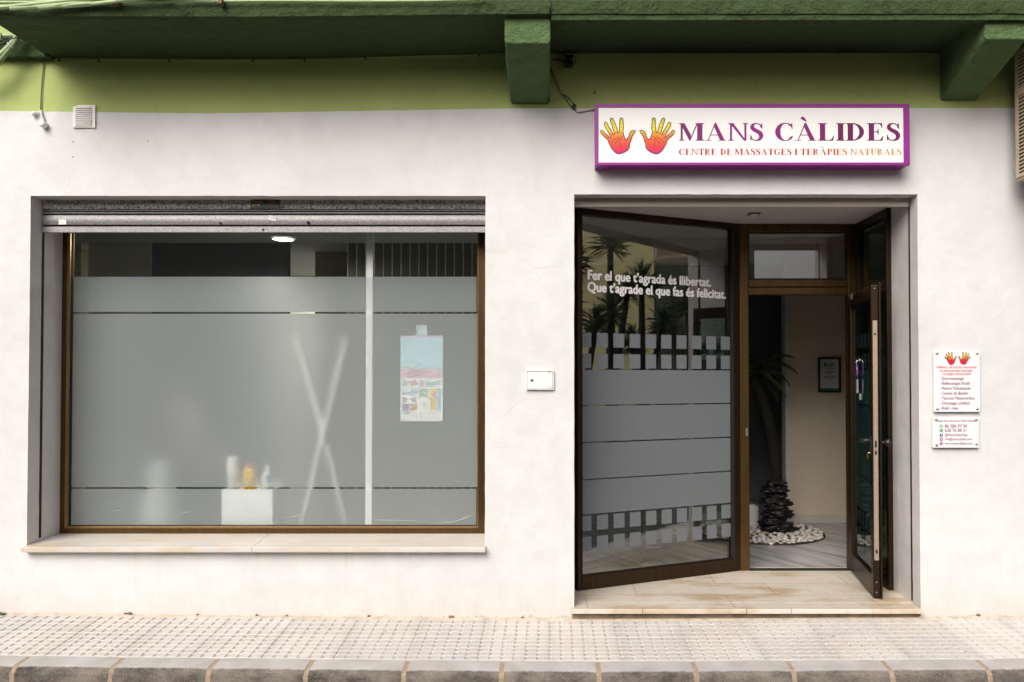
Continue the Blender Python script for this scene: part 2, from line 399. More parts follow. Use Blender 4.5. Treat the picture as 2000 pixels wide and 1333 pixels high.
# bold serif capitals, built stroke by stroke (cap height 1)
def _stem(x, w, y0=0, y1=1, sv=.085, top=True, bot=True):
    L = [(x, y0 + .11), (x - .015, y0 + .06), (x - sv, y0 + .035), (x - sv, y0)] if bot else [(x, y0)]
    Rr = [(x + w + sv, y0), (x + w + sv, y0 + .035), (x + w + .015, y0 + .06), (x + w, y0 + .11)] if bot else [(x + w, y0)]
    T = [(x + w, y1 - .11), (x + w + .015, y1 - .06), (x + w + sv, y1 - .035), (x + w + sv, y1), (x - sv, y1), (x - sv, y1 - .035), (x - .015, y1 - .06), (x, y1 - .11)] if top else [(x + w, y1), (x, y1)]
    return L + Rr + T
def _bowl(cx, cy, ro, ri, a0, a1, dx=0, n=22):
    q = []
    for i in range(n):
        t0 = R(a0 + (a1 - a0) * i / n); t1 = R(a0 + (a1 - a0) * (i + 1) / n)
        q.append([(cx + ro[0] * math.cos(t0), cy + ro[1] * math.sin(t0)), (cx + ro[0] * math.cos(t1), cy + ro[1] * math.sin(t1)),
                  (cx + dx + ri[0] * math.cos(t1), cy + ri[1] * math.sin(t1)), (cx + dx + ri[0] * math.cos(t0), cy + ri[1] * math.sin(t0))])
    return q
def _spine(pts, ws):
    out = []; n = 8; P2 = []; W2 = []
    for i in range(len(pts) - 1):
        p0 = pts[max(i - 1, 0)]; p1 = pts[i]; p2 = pts[i + 1]; p3 = pts[min(i + 2, len(pts) - 1)]
        for k in range(n):
            t = k / n
            P2.append(tuple(.5 * ((2 * p1[d]) + (-p0[d] + p2[d]) * t + (2 * p0[d] - 5 * p1[d] + 4 * p2[d] - p3[d]) * t * t + (-p0[d] + 3 * p1[d] - 3 * p2[d] + p3[d]) * t ** 3) for d in (0, 1)))
            W2.append(ws[i] * (1 - t) + ws[i + 1] * t)
    P2.append(pts[-1]); W2.append(ws[-1]); e = []
    for i, p in enumerate(P2):
        a = P2[max(i - 1, 0)]; b = P2[min(i + 1, len(P2) - 1)]; dx, dy = b[0] - a[0], b[1] - a[1]; l = math.hypot(dx, dy) or 1
        e.append(((p[0] - dy / l * W2[i], p[1] + dx / l * W2[i]), (p[0] + dy / l * W2[i], p[1] - dx / l * W2[i])))
    return [[e[i][0], e[i][1], e[i + 1][1], e[i + 1][0]] for i in range(len(e) - 1)]
T_, t_ = .25, .10
def glyph(c):
    if c == 'I': return [_stem(.10, T_)], .42
    if c == 'L': return [_stem(.10, T_), [(.30, 0), (.72, 0), (.76, .30), (.725, .30), (.66, .12), (.56, .045), (.30, .045)]], .80
    if c == 'E': return [_stem(.10, T_), [(.30, 0), (.74, 0), (.78, .28), (.745, .28), (.67, .11), (.58, .045), (.30, .045)],
                         [(.30, .955), (.56, .955), (.65, .90), (.70, .74), (.735, .74), (.72, 1), (.30, 1)],
                         [(.30, .485), (.46, .485), (.51, .44), (.53, .34), (.56, .34), (.56, .68), (.53, .68), (.51, .58), (.46, .53), (.30, .53)]], .84
    if c == 'T': return [_stem(.30, T_, top=False), [(.02, 1), (0, .72), (.035, .72), (.09, .88), (.18, .955), (.62, .955), (.71, .88), (.765, .72), (.80, .72), (.78, 1)]], .84
    if c == 'D': return [_stem(.10, T_)] + _bowl(.30, .5, (.56, .5), (.34, .452), -90, 90), .94
    if c == 'P': return [_stem(.10, T_)] + _bowl(.34, .74, (.40, .26), (.19, .215), -90, 90) + [[(.30, .955), (.345, .955), (.345, 1), (.30, 1)], [(.30, .48), (.345, .48), (.345, .525), (.30, .525)]], .80
    if c == 'R': return [_stem(.10, T_)] + _bowl(.34, .755, (.37, .245), (.16, .20), -90, 90) + [[(.30, .955), (.345, .955), (.345, 1), (.30, 1)], [(.30, .51), (.345, .51), (.345, .555), (.30, .555)],
                          [(.36, .53), (.52, .53), (.74, .08), (.80, .035), (.88, .035), (.88, 0), (.62, 0)]], .92
    if c == 'C': return _bowl(.50, .5, (.46, .52), (.25, .47), 42, 318, dx=.03) + [[(.80, .98), (.835, .98), (.85, .66), (.815, .66), (.77, .83), (.70, .90)], [(.69, .175), (.84, .152), (.86, .28), (.83, .28)]], .92
    if c == 'G': return _bowl(.50, .5, (.46, .52), (.25, .47), 42, 300, dx=.03) + [[(.80, .98), (.835, .98), (.85, .66), (.815, .66), (.77, .83), (.70, .90)],
                          [(.66, .03), (.86, .10), (.86, .40), (.94, .43), (.94, .46), (.56, .46), (.56, .43), (.66, .40)]], 1.0
    if c == 'U': return [_stem(.10, T_, y0=.35, bot=False), _stem(.70, t_, y0=.35, bot=False)] + _bowl(.4275, .36, (.3275, .38), (.20, .325), 180, 360, dx=.07), .90
    if c == 'N': return [_stem(.12, t_), _stem(.80, t_, bot=False), [(.04, 1), (.28, 1), (.855, .05), (.855, 0), (.78, 0), (.12, .98)]], .98
    if c == 'M': return [_stem(.12, t_), _stem(.90, T_), [(.04, 1), (.30, 1), (.62, .30), (.56, .0), (.53, .0), (.12, .95)], [(.53, 0), (.58, 0), (.93, .96), (.90, 1), (.88, 1)]], 1.24
    if c == 'A': return [[(.46, 1.02), (.52, 1.02), (.92, .05), (.92, .03), (.70, .03), (.40, .86)], [(.12, .02), (.17, .02), (.47, .90), (.44, .96)],
                         [(.22, .30), (.70, .30), (.70, .345), (.22, .345)], [(.0, 0), (.30, 0), (.30, .035), (0, .035)], [(.60, 0), (1.0, 0), (1.0, .035), (.60, .035)]], 1.02
    if c == 'S': return _spine([(.58, .74), (.53, .90), (.36, .975), (.19, .90), (.17, .72), (.32, .58), (.50, .46), (.58, .27), (.50, .08), (.32, .02), (.16, .09), (.10, .26)],
                               [.025, .03, .03, .07, .10, .105, .11, .105, .07, .03, .03, .025]) + [[(.595, .98), (.63, .98), (.635, .68), (.60, .68), (.54, .86)], [(.06, .02), (.095, .02), (.16, .13), (.095, .33), (.06, .33)]], .72
    return [], .42
def serif(mb, s, org, width, h, bold=1.0):
    tot = 0; lay = []
    for ch in s:
        acc = ch in 'À'; g, adv = glyph('A' if acc else ch)
        if acc: g = g + [[(.30, 1.34), (.26, 1.25), (.50, 1.09), (.555, 1.09), (.44, 1.33), (.37, 1.37)]]
        lay.append((g, tot)); tot += adv + .035
    k = width / (tot - .035); n = 0
    for g, x in lay:
        for poly in g:
            n += 1
            mb.add([(org[0] + (px + x) * k, org[1] - .0003 - (n % 7) * .00006, org[2] + pz * h) for px, pz in poly], [list(range(len(poly)))])
    return mb

# ================================================================= THE BUILDING
bld = thing("shop_building", (0, 0, 0), "white rendered shop building with green upper band, balcony slab, shop window and recessed entrance", "building")
ZB = Z(213)                                            # paint boundary
ZS = Z(110)                                            # soffit
def curve(tab, x):
    for (a, ya), (b, yb) in zip(tab, tab[1:]):
        if x <= b: return ya + (yb - ya) * max(0, (x - a)) / (b - a)
    return tab[-1][1]
BND = [(-6, 218), (X(0), 217), (X(400), 222), (X(700), 217), (X(1000), 212), (X(1980), 211), (6, 211)]
BASE = [(-6, 1195), (X(0), 1197.5), (X(400), 1203), (X(700), 1206), (X(1115), 1209.5), (X(1800), 1206), (X(2000), 1203), (6, 1200)]
def zbnd(x): return Z(curve(BND, x)) + .0015 * noise.noise(Vector((x * 14, 0, 0)))
def zbase(x): return Z(curve(BASE, x))
WX0, WX1 = X(56, 0, 741), X(947.5)                       # shop window opening
WZ0, WZ1 = Z(1068), Z(383)
DX0, DX1 = X(1121.5), X(1794.5)                          # entrance opening
ZST = .08; DZ1 = Z(380)
REC = .33                                              # depth of the reveals
def grid_wall(name, mat, xr, zr, holes, zlo=None, zhi=None, parent=None, y0=0.0, amp=.0025, rev=REC, thick=None):
    bx = {xr[0], xr[1]}; bz = {zr[0], zr[1]}
    for h in holes: bx |= {h[0], h[1]}; bz |= {h[2], h[3]}
    def fill(b, st):
        b = sorted(b); o = []
        for a, c in zip(b, b[1:]):
            n = max(1, round((c - a) / st)); o += [a + (c - a) * i / n for i in range(n)]
        return o + [b[-1]]
    xs = fill(bx, .07); zs = fill(bz, .07); mb = MB(); idx = {}
    def inh(x, z): return any(h[0] < x < h[1] and h[2] < z < h[3] for h in holes)
    def vert(i, j, y=None):
        k = (i, j, y)
        if k not in idx:
            x, z = xs[i], zs[j]; zz = z
            if zlo and j == 0: zz = zlo(x)
            if zhi and j == len(zs) - 1: zz = zhi(x)
            yy = y0 + amp * (noise.noise(Vector((x * 1.3, 0, z * 1.3))) + .35 * noise.noise(Vector((x * 7, 3, z * 7)))) if y is None else y
            jx = .0022 * noise.noise(Vector((x * 3, z * 9, 2))) if any(abs(x - h[0]) < 1e-6 or abs(x - h[1]) < 1e-6 for h in holes) else 0
            jz = .0022 * noise.noise(Vector((x * 9, z * 3, 5))) if any(abs(z - h[2]) < 1e-6 or abs(z - h[3]) < 1e-6 for h in holes) else 0
            mb.v.append(Vector((x + jx, yy, zz + jz))); idx[k] = len(mb.v) - 1
        return idx[k]
    for i in range(len(xs) - 1):
        for j in range(len(zs) - 1):
            if inh((xs[i] + xs[i + 1]) / 2, (zs[j] + zs[j + 1]) / 2): continue
            mb.f.append([vert(i, j), vert(i + 1, j), vert(i + 1, j + 1), vert(i, j + 1)]); mb.m.append(0); mb.sm.add(len(mb.f) - 1)
    for h in holes:                                    # the plastered reveals
        mb.mi = 1
        for j in range(len(zs) - 1):
            if h[2] <= (zs[j] + zs[j + 1]) / 2 <= h[3]:
                for hx in (h[0], h[1]):
                    i = xs.index(hx); mb.f.append([vert(i, j), vert(i, j + 1), vert(i, j + 1, rev), vert(i, j, rev)]); mb.m.append(1)
        for i in range(len(xs) - 1):
            if h[0] <= (xs[i] + xs[i + 1]) / 2 <= h[1]:
                for hz in (h[2], h[3]):
                    j = zs.index(hz)
                    if j == 0: continue
                    mb.f.append([vert(i, j), vert(i + 1, j), vert(i + 1, j, rev), vert(i, j, rev)]); mb.m.append(1)
    me = bpy.data.meshes.new(name); me.from_pydata([tuple(v) for v in mb.v], [], mb.f)
    for m in (mat if isinstance(mat, list) else [mat]): me.materials.append(m)
    for i, p in enumerate(me.polygons): p.material_index = mb.m[i]; p.use_smooth = i in mb.sm
    bm = bmesh.new(); bm.from_mesh(me)
    for e in bm.edges:
        if len(e.link_faces) == 2 and e.calc_face_angle(0) > .6: e.smooth = False
    bm.to_mesh(me); bm.free()
    o = bpy.data.objects.new(name, me); col.objects.link(o)
    if parent: attach(o, parent)
    return o
grid_wall("wall", [M_WALL, M_REV], (-5.2, 5.2), (-.12, ZB), [(WX0, WX1, WZ0, WZ1), (DX0, DX1, ZST - .19, DZ1)], zhi=zbnd, parent=bld)
grid_wall("wall_band", M_BAND, (-5.2, 5.2), (ZB, 3.70), [], zlo=zbnd, parent=bld, amp=.005)
# inner leaf of the wall, so the rooms are closed (0.33 to 0.42 deep, clear of the frames)
m = MB()
m.box(-5.2, WX0, .34, .42, -.1, 3.6).box(WX0, WX1, .42, .46, 0, WZ0 - .02).box(WX0 - .02, WX1 + .02, .34, .40, WZ1 + .002, 3.6).box(WX1, DX0, .34, .42, -.1, 3.6)
m.box(DX1 + .06, 5.2, .34, .42, -.1, 3.6).box(DX0 + .001, DX1 + .06, .335, .40, DZ1 + .004, 3.6)
m.build("inner_wall", flat("olive_reveal_paint", (.12, .125, .09), .85), bld)
m = MB(); m.box(-5.2, 5.2, .02, 9, 3.70, 7.2); m.build("upper_storey", M_BAND, bld)
# balcony slab with a soft, hand-finished nose
SX0 = X(97, 0, 112); SYF = -.56
m = MB(); n = 90; prof = [(.0, ZS), (SYF + .03, ZS - .004), (SYF + .004, ZS + .004), (SYF, ZS + .03), (SYF, ZS + .075), (SYF + .018, ZS + .115), (SYF + .05, ZS + .14), (SYF + .05, ZS + .30), (0.0, ZS + .30)]
vs = []; xe = 5.2
for i in range(n + 1):
    x = SX0 + (xe - SX0) * i / n
    zz = curve([(SX0, Z(113) - ZS), (X(550), Z(116) - ZS), (X(985), Z(106) - ZS), (X(1075), Z(105) - ZS), (xe, Z(103) - ZS)], x)
    for k, (y, z) in enumerate(prof):
        w_ = 0 if k in (0, 8) else .004 * noise.noise(Vector((x * 5, k, 0))) + .003 * noise.noise(Vector((x * 19, k, 4)))
        vs.append((x, y + w_ * .8, z + w_ + zz * (1 if k == 0 else .45)))
K = len(prof); fs = [(i * K + k, (i + 1) * K + k, (i + 1) * K + (k + 1) % K, i * K + (k + 1) % K) for i in range(n) for k in range(K)]
m.add(vs, fs); m.f += [list(range(K)), [n * K + k for k in range(K)][::-1]]; m.m += [0, 0]
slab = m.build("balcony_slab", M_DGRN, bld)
m = MB(); xa = X(1077, SYF)
vs = []; n = 60
for i in range(n + 1):
    x = xa + (5.2 - xa) * i / n; w_ = .0025 * noise.noise(Vector((x * 9, 1, 1)))
    vs += [(x, SYF + .012, ZS - .020 + w_), (x, SYF + .06, ZS - .022 + w_), (x, SYF + .06, ZS + .01), (x, SYF + .012, ZS + .01)]
fs = [(i * 4 + k, (i + 1) * 4 + k, (i + 1) * 4 + (k + 1) % 4, i * 4 + (k + 1) % 4) for i in range(n) for k in range(4)]
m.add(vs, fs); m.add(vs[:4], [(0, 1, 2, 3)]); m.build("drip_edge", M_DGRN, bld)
# brackets under the slab
def bracket(xw0, xw1, yw, xf0, xf1, yf, Yf):
    m = MB(); nn = 10; vs = []
    a = P(xw0, yw); b = P(xw1, yw); c = P(xf0, yf, Yf); d = P(xf1, yf, Yf); rows = []
    for i in range(nn + 1):
        t = i / nn; L = a.lerp(c, t); Rr = b.lerp(d, t)
        bow = .012 * math.sin(t * math.pi)
        L.x -= .003 * noise.noise(Vector((t * 4, xw0, 0))) + bow * .4; L.z -= bow * .3; Rr.z -= bow * .3
        rows.append([Vector((L.x, L.y, ZS + .02)), L + Vector((0, 0, .012)), L + Vector((.012, 0, 0)), Rr + Vector((-.012, 0, 0)), Rr + Vector((0, 0, .012)), Vector((Rr.x, Rr.y, ZS + .02))])
    for r_ in rows: vs += r_
    K = 6; fs = [(i * K + k, (i + 1) * K + k, (i + 1) * K + k + 1, i * K + k + 1) for i in range(nn) for k in range(K - 1)]
    m.add(vs, fs, False); m.f += [list(range(K)), [nn * K + k for k in range(K)]]; m.m += [0, 0]
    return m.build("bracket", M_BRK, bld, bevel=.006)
bracket(998, 1073, 205, 985.5, 1075, 85, -.52)
bracket(1836, 1908, 198, 1924, 2008, 77, -.52)
# dark string course left of the slab
m = MB(); m.box(-5.2, X(100, 0), -.055, .02, Z(112, -.055), Z(70, -.055)); m.build("string_course", M_DGRN, bld, bevel=.01)

# ---- sill
m = MB(); xs_ = X(40, -.055, 1075); xe_ = X(947.5, -.055, 1080); zs_ = Z(1070, -.055); xj = X(492, -.055, 1078); xj2 = X(527, .33, 1045)
for (a0, a1, b0, b1) in ((xs_, xj - .001, xs_, xj2 - .001), (xj + .001, xe_, xj2 + .001, xe_)):
    lift = .0
    m.add([(a0, -.055, zs_ - .03 + lift), (a1, -.055, zs_ - .03), (b1, .36, zs_ - .03), (b0, .36, zs_ - .03), (a0, -.055, zs_), (a1, -.055, zs_), (b1, .36, zs_ + .012), (b0, .36, zs_ + .012)],
          [(0, 3, 2, 1), (4, 5, 6, 7), (0, 1, 5, 4), (1, 2, 6, 5), (2, 3, 7, 6), (3, 0, 4, 7)])
m.build("window_sill", M_SILL, bld, bevel=.003)

# ---- entrance step
sx0, sx1 = X(1114, -.045, 1200), X(1802, -.045, 1200); sj = X(1459, -.045, 1200); sj2 = X(1440, .04, 1170)
stp = MB(); stp.box(sx0, sj - .0012, -.045, .10, ZST - .03, ZST); stp.box(sj + .0012, sx1, -.045, .10, ZST - .03, ZST)
stp.box(DX0 - .02, DX1 + .04, .102, 1.06, ZST - .03, ZST - .001)
stp.build("doorstep", M_STEP, bld, bevel=.004)
m = MB(); m.box(sx0 + .012, sx1 - .005, -.012, 1.0, -.12, ZST - .03); m.build("step_riser", flat("rough_mortar", (.22, .17, .12), .95, var=.4, vs=12, bs=1, bscale=60), bld)

# ---- shutter slots (black guide rails) in the reveals
for (x0, x1, y0, y1, z0, z1) in ((WX0 - .004, WX0 + .0035, .115, .135, WZ0 + .03, Z(455, .12)), (DX1 - .0035, DX1 + .004, .105, .122, ZST + .01, Z(400, .11))):
    m = MB(); m.box(x0, x1, y0, y1, z0, z1); m.build("shutter_guide", M_DARK, bld)

# ---- shop window shutter, rolled up
sh = bpy.data.objects.new("roller_shutter", None)
shy = .115
def slat(mb, x0, x1, za, zb, y, bulge=.006, k=5):
    pts = []
    for i in range(k + 1):
        t = i / k; pts.append((y - bulge * math.sin(math.pi * t), zb + (za - zb) * t))
    vs = []
    for x in (x0, x1): vs += [(x, p[0], p[1]) for p in pts]
    n = k + 1; return mb.add(vs, [(i, i + 1, n + i + 1, n + i) for i in range(k)], True)
xa, xb = WX0 + .003, WX1 - .003
m = MB(); za = Z(386, shy)
m.mi = 0; slat(m, xa, xb, Z(396.5, shy), Z(384, shy), shy, .003); slat(m, xa, xb, Z(409, shy), Z(397, shy), shy, .007)
m.mi = 1; slat(m, xa, xb, Z(413, shy), Z(410, shy), shy + .004, .006); slat(m, xa, xb, Z(418.5, shy), Z(414.5, shy), shy + .004, .006)
m.mi = 1; slat(m, xa, xb, Z(439.5, shy), Z(421, shy), shy, .006)
m.mi = 2; m.box(xa, xb, shy + .012, shy + .02, Z(453, shy), WZ1 - .001)
shut = m.build("roller_shutter", [M_GALVM, M_GALV, M_DARK], bld)
m = MB(); zb0, zb1 = Z(455, shy), Z(443.5, shy)
m.box(xa + .002, xb - .002, shy - .012, shy + .006, zb0, zb1 - .008); m.box(xa + .002, xb - .002, shy - .007, shy + .006, zb1 - .008, zb1)
m.build("bottom_bar", M_GALV, shut, bevel=.002)
m = MB(); y = shy - .015; x0, x1 = X(487, y), X(543.5, y); z0, z1 = Z(406.5, y), Z(388.5, y)
m.box(x0, x1, y, y + .004, z0, z1)
npl = m.build("nameplate", flat("dark_green_enamel", (.012, .035, .025), .3), shut, bevel=.003)
m = MB(); OR = flat("orange_print", (.55, .25, .03), .5)
text_mb(m, "Porta", (X(489.5, y), y - .0006, Z(396.5, y)), (1, 0, 0), (0, 0, 1), width=X(511.5, y) - X(489.5, y), size=.022, bold=.03, lift=0)
for i, r_ in enumerate(("PUERTAS", "ENROLLABLES", "METALICAS")):
    text_mb(m, r_, (X(521, y), y - .0006, Z(392.3 + i * 3.1, y)), (1, 0, 0), (0, 0, 1), width=(.045, .055, .045)[i], size=.008, lift=0)
m.box(X(496, y), X(499, y), y - .0008, y, Z(402.5, y), Z(399.6, y))
text_mb(m, "964 541 512", (X(521, y), y - .0006, Z(402.5, y)), (1, 0, 0), (0, 0, 1), width=.06, size=.009, bold=.02, lift=0)
m.build("lettering", OR, npl)
for a in (490.7, 501.3):
    m = MB(); m.box(X(a, y), X(a + 3.4, y), y - .001, y, Z(402.8, y), Z(399.4, y)); m.build("white_mark", M_WHITE, npl)
for (cx, cy, w_, h_, rt) in ((122, 434, 15, 10, 0), (532, 426.5, 14, 8, -.25)):
    y = shy - .0075; c = P(cx, cy, y); m = MB(); a, b = w_ / 2 / 302, h_ / 2 / 302
    q = [(-a, -b), (a, -b), (a, b), (-a, b)]; q = [(u * math.cos(rt) - v * math.sin(rt), u * math.sin(rt) + v * math.cos(rt)) for u, v in q]
    m.prism([(c.x + u, y, c.z + v) for u, v in q], (0, .0015, 0)); st = m.build("sticker", M_PLAST, shut)
    if cx > 500:
        m = MB(); m.tube([(c.x - .008, y - .001, c.z + .002), (c.x - .003, y - .001, c.z - .002), (c.x + .002, y - .001, c.z + .002), (c.x + .007, y - .001, c.z - .002), (c.x + .014, y - .001, c.z + .003), (c.x + .013, y - .001, c.z - .006)], .0012, 5)
        m.build("scribble", flat("blue_ink", (.05, .05, .35), .5), st)
for (cx, cy, r_) in ((430, 436, .006), (514, 449, .007), (602, 435, .009)):
    m = MB(); c = P(cx, cy, shy - .012); m.lathe((c.x, c.y - .006, c.z), [(0, 0), (r_, .002), (r_, .012)], 10, 'Y')
    m.build("bolt", M_DARK, shut)

# ---- shop window frame, pane and frosted film
FY = .33
fx0, fx1 = X(118, FY), X(945.5, FY) + .02; fz0, fz1 = Z(1046, FY), WZ1 - .01
gx0, gx1 = X(140, FY + .02), X(932.5, FY + .02); gz0 = Z(1026, FY + .02)
def frame_rect(mb, x0, x1, z0, z1, a0, a1, b0, b1, y0, y1):
    mb.box(x0, a0, y0, y1, z0, z1).box(a1, x1, y0, y1, z0, z1).box(a0, a1, y0 + .0005, y1, z0, b0).box(a0, a1, y0 + .0005, y1, b1, z1)
win = MB(); frame_rect(win, fx0, fx1, fz0, fz1, gx0 - .012, gx1 + .006, gz0 - .012, fz1 - .06, FY, FY + .06)
win = win.build("shop_window", M_BRZ, bld, bevel=.004, seg=3)
m = MB(); frame_rect(m, gx0 - .024, gx1 + .010, gz0 - .018, fz1 - .05, gx0 - .004, gx1 + .001, gz0 - .004, fz1 - .064, FY - .006, FY + .012)
m.build("glazing_bead", M_BRZL, win, bevel=.003, seg=3)
m = MB(); frame_rect(m, gx0 - .012, gx1 + .006, gz0 - .012, fz1 - .06, gx0, gx1, gz0, fz1 - .07, FY + .013, FY + .028)
m.build("gasket", M_GASK, win)
GY = FY + .022
m = MB(); m.box(gx0 - .004, gx1 + .004, GY, GY + .003, gz0 - .004, fz1 - .062); m.build("pane", M_GLASSW, win)
FLY = GY + .008
def wz(y): return Z(y, FLY)
m = MB(); L_, R_ = X(137, FLY), X(930.5, FLY)
for (a, b, l, r_) in ((541, 609.8, L_ + .01, R_), (613.3, 951.8, L_, R_ + .006), (955.4, 1026, L_, R_)):
    m.add([(l, FLY, wz(b)), (r_, FLY, wz(b)), (r_, FLY, wz(a)), (l, FLY, wz(a))], [(0, 1, 2, 3)])
m.build("frosted_film", M_FROSTW, win, orient=(0, -1, 0))
# scratches in the film
for pts in (((865, 1020), (890, 1020), (925, 1006)), ((730, 1016), (790, 1017), (840, 1021)), ((855, 1024), (895, 1017), (918, 1007)), ((552, 1011), (570, 1010), (586, 1007)), ((355, 1004), (372, 999.5)), ((215, 1000), (240, 996)), ((308, 1012), (322, 1011))):
    m = MB(); m.tube([P(a, b, GY - .0012) for a, b in pts], .0007, 4); m.build("scratch", flat("scratch_white", (.8, .82, .8), .5), win)

# ================================================================= ENTRANCE GLAZING
Y2 = .97
PA = Plane((X(1124.5, .40), .40), (X(1443, Y2), Y2))
ZC = DZ1
PNLT = ZC - .002
ent = MB()
def uu(px, py=741): return PA.uz(px, py)[0]
u1, u2 = uu(1132), uu(1426)
def panel_frame(pl, u0, u1, u2, u3, z0, z1, z2, z3, n0=-.03, n1=.03):
    m = MB(); m.obox(pl, u0, u1, n0, n1, z0, z3).obox(pl, u2, u3, n0, n1, z0, z3).obox(pl, u1, u2, n0 + .001, n1 - .001, z0, z1).obox(pl, u1, u2, n0 + .001, n1 - .001, z2, z3); return m
zt_l = PA.uz(1132, 421)[1]; zb_l = PA.uz(1132, 1124)[1]
lp = panel_frame(PA, 0, u1, u2 + .004, PA.L, ZST, zb_l, zt_l, PNLT).build("angled_side_panel", M_BRZD, bld, bevel=.005, seg=3)
m = MB(); m.obox(PA, u2 - .008, u2 + .010, .01, .038, zb_l, zt_l); m.obox(PA, u1 - .003, u1 + .004, .01, .036, zb_l, zt_l)
m.build("glazing_bead", M_GASK, lp)
m = MB(); m.obox(PA, u1 - .004, u2 + .004, .001, .004, zb_l - .004, zt_l + .004); m.build("pane", M_GLASS, lp)
def film_squares(mb, pl, ua, ub, n, rows, strips, off=-.004, gapr=.33, flip=False, steps=None):
    pitch = (ub - ua) / (n - gapr + (0))
    for (z1, z0) in rows:
        for i in range(n):
            a = ua + i * pitch; b = min(a + pitch * (1 - gapr), ub)
            mb.add([pl.pt(a, off, z0), pl.pt(b, off, z0), pl.pt(b, off, z1), pl.pt(a, off, z1)], [(0, 1, 2, 3)])
    for (z1, z0) in strips:
        mb.add([pl.pt(ua, off, z0), pl.pt(ub, off, z0), pl.pt(ub, off, z1), pl.pt(ua, off, z1)], [(0, 1, 2, 3)])
def pz(y): return PA.uz(1133, y)[1]
ROWS = [(pz(650), pz(678)), (pz(691), pz(719.5)), (pz(1009), pz(1038)), (pz(1050), pz(1078))]
STR = [(pz(722.5), pz(791.5)), (pz(794), pz(864)), (pz(866.5), pz(936.5)), (pz(939), pz(1005.5))]
m = MB(); film_squares(m, PA, u1, u2, 10, ROWS, STR, off=.0043); m.build("frosted_film", M_FROSTD, lp, orient=PA.N)
M_VIN = flat("white_vinyl", (.90, .90, .90), .5, var=.02)
for s, (xa_, ya_), (xb_, yb_) in (("Fer el que t\u2019agrada \u00e9s llibertat.", (1148, 542.5), (1387.5, 559)), ("Que t\u2019agrade el que fas \u00e9s felicitat.", (1147.5, 566), (1416.5, 583))):
    ua_, z_ = PA.uz(xa_, ya_); ub_, zc_ = PA.uz(xb_, yb_)
    m = MB(); text_mb(m, s, PA.pt(ua_, .0042, z_ - .012), PA.U, (0, 0, 1), width=ub_ - ua_, size=.092, bold=.04, lift=0); m.build("vinyl_line", M_VIN, lp)

# frame of the doorway (frontal part)
FX0, FXL, FXR, FX1 = X(1443, Y2), X(1461, Y2), X(1654, Y2), X(1672, Y2)
zT = {k: Z(k, Y2) for k in (455, 547, 562, 577)}
m = MB(); m.box(FX0, FXL, Y2 - .035, Y2 + .035, ZST, PNLT).box(FXR, FX1, Y2 - .035, Y2 + .035, ZST, PNLT)
m.box(FXL, FXR, Y2 - .034, Y2 + .034, zT[455], PNLT).box(FXL, FXR, Y2 - .034, Y2 + .034, zT[562] + .001, zT[547]).box(FXL, FXR, Y2 - .030, Y2 + .03, zT[577], zT[562] - .001)
m.box(FX0 - .05, FX0 + .001, Y2 - .02, Y2 + .02, ZST, PNLT)
dfr = m.build("door_frame", M_BRZ, bld, bevel=.007, seg=3)
m = MB(); frame_rect(m, FXL - .004, FXR + .004, zT[547] - .004, zT[455] + .004, FXL + .008, FXR - .008, zT[547] + .008, zT[455] - .008, Y2 - .028, Y2 + .01); m.build("gasket", M_GASK, dfr)
m = MB(); m.box(FXL, FXR, Y2 - .002, Y2 + .002, zT[547], zT[455]); m.build("transom_pane", M_GLASS, dfr)
m = MB(); m.box(FXL, FXR, Y2 - .03, Y2 + .03, ZST - .0005, ZST + .006); m.build("threshold", M_DARK, dfr)
m = MB(); m.box(X(1456, Y2 - .03), X(1459.5, Y2 - .03), Y2 - .038, Y2 - .03, Z(851, Y2), Z(836, Y2)); m.build("strike_plate", M_STEEL, dfr)

# right-hand side panel, square to the facade
PB = Plane((FX1 + .01, Y2 - .02), (X(1740.5, .385), .385))
ub1, ub2 = .06, PB.L - .035
PB.N = -PB.N if PB.N.x > 0 else PB.N
rp = panel_frame(PB, 0, ub1, ub2, PB.L, ZST, ZST + .10, PNLT - .06, PNLT, -.025, .025).build("right_side_panel", M_BRZD, bld, bevel=.005, seg=3)
m = MB(); m.obox(PB, ub1 - .004, ub2 + .004, -.002, .001, ZST + .09, PNLT - .05); m.build("pane", M_GLASSD, rp)
m = MB(); film_squares(m, PB, ub1, ub2, 5, ROWS, STR, off=-.006); m.build("frosted_film", M_FROSTL, rp, orient=PB.N)

# the open door leaf
LH = Vector((X(1663, .93), .93)); LF = Vector((X(1709.5, .175), .175))
PD = Plane(LH, LF); PD.N = PD.N if PD.N.x < 0 else -PD.N
LZ0, LZ1 = ZST + .014, Z(556, .175)
LZ1 = P(1709, 557, .175).z
door = panel_frame(PD, 0, .075, PD.L - .055, PD.L, LZ0, LZ0 + .135, LZ1 - .085, LZ1, -.022, .022).build("entrance_door", M_BRZD, bld, bevel=.005, seg=2)
m = MB(); m.obox(PD, -.01, PD.L + .012, -.034, -.024, LZ0 - .008, LZ1 + .012)
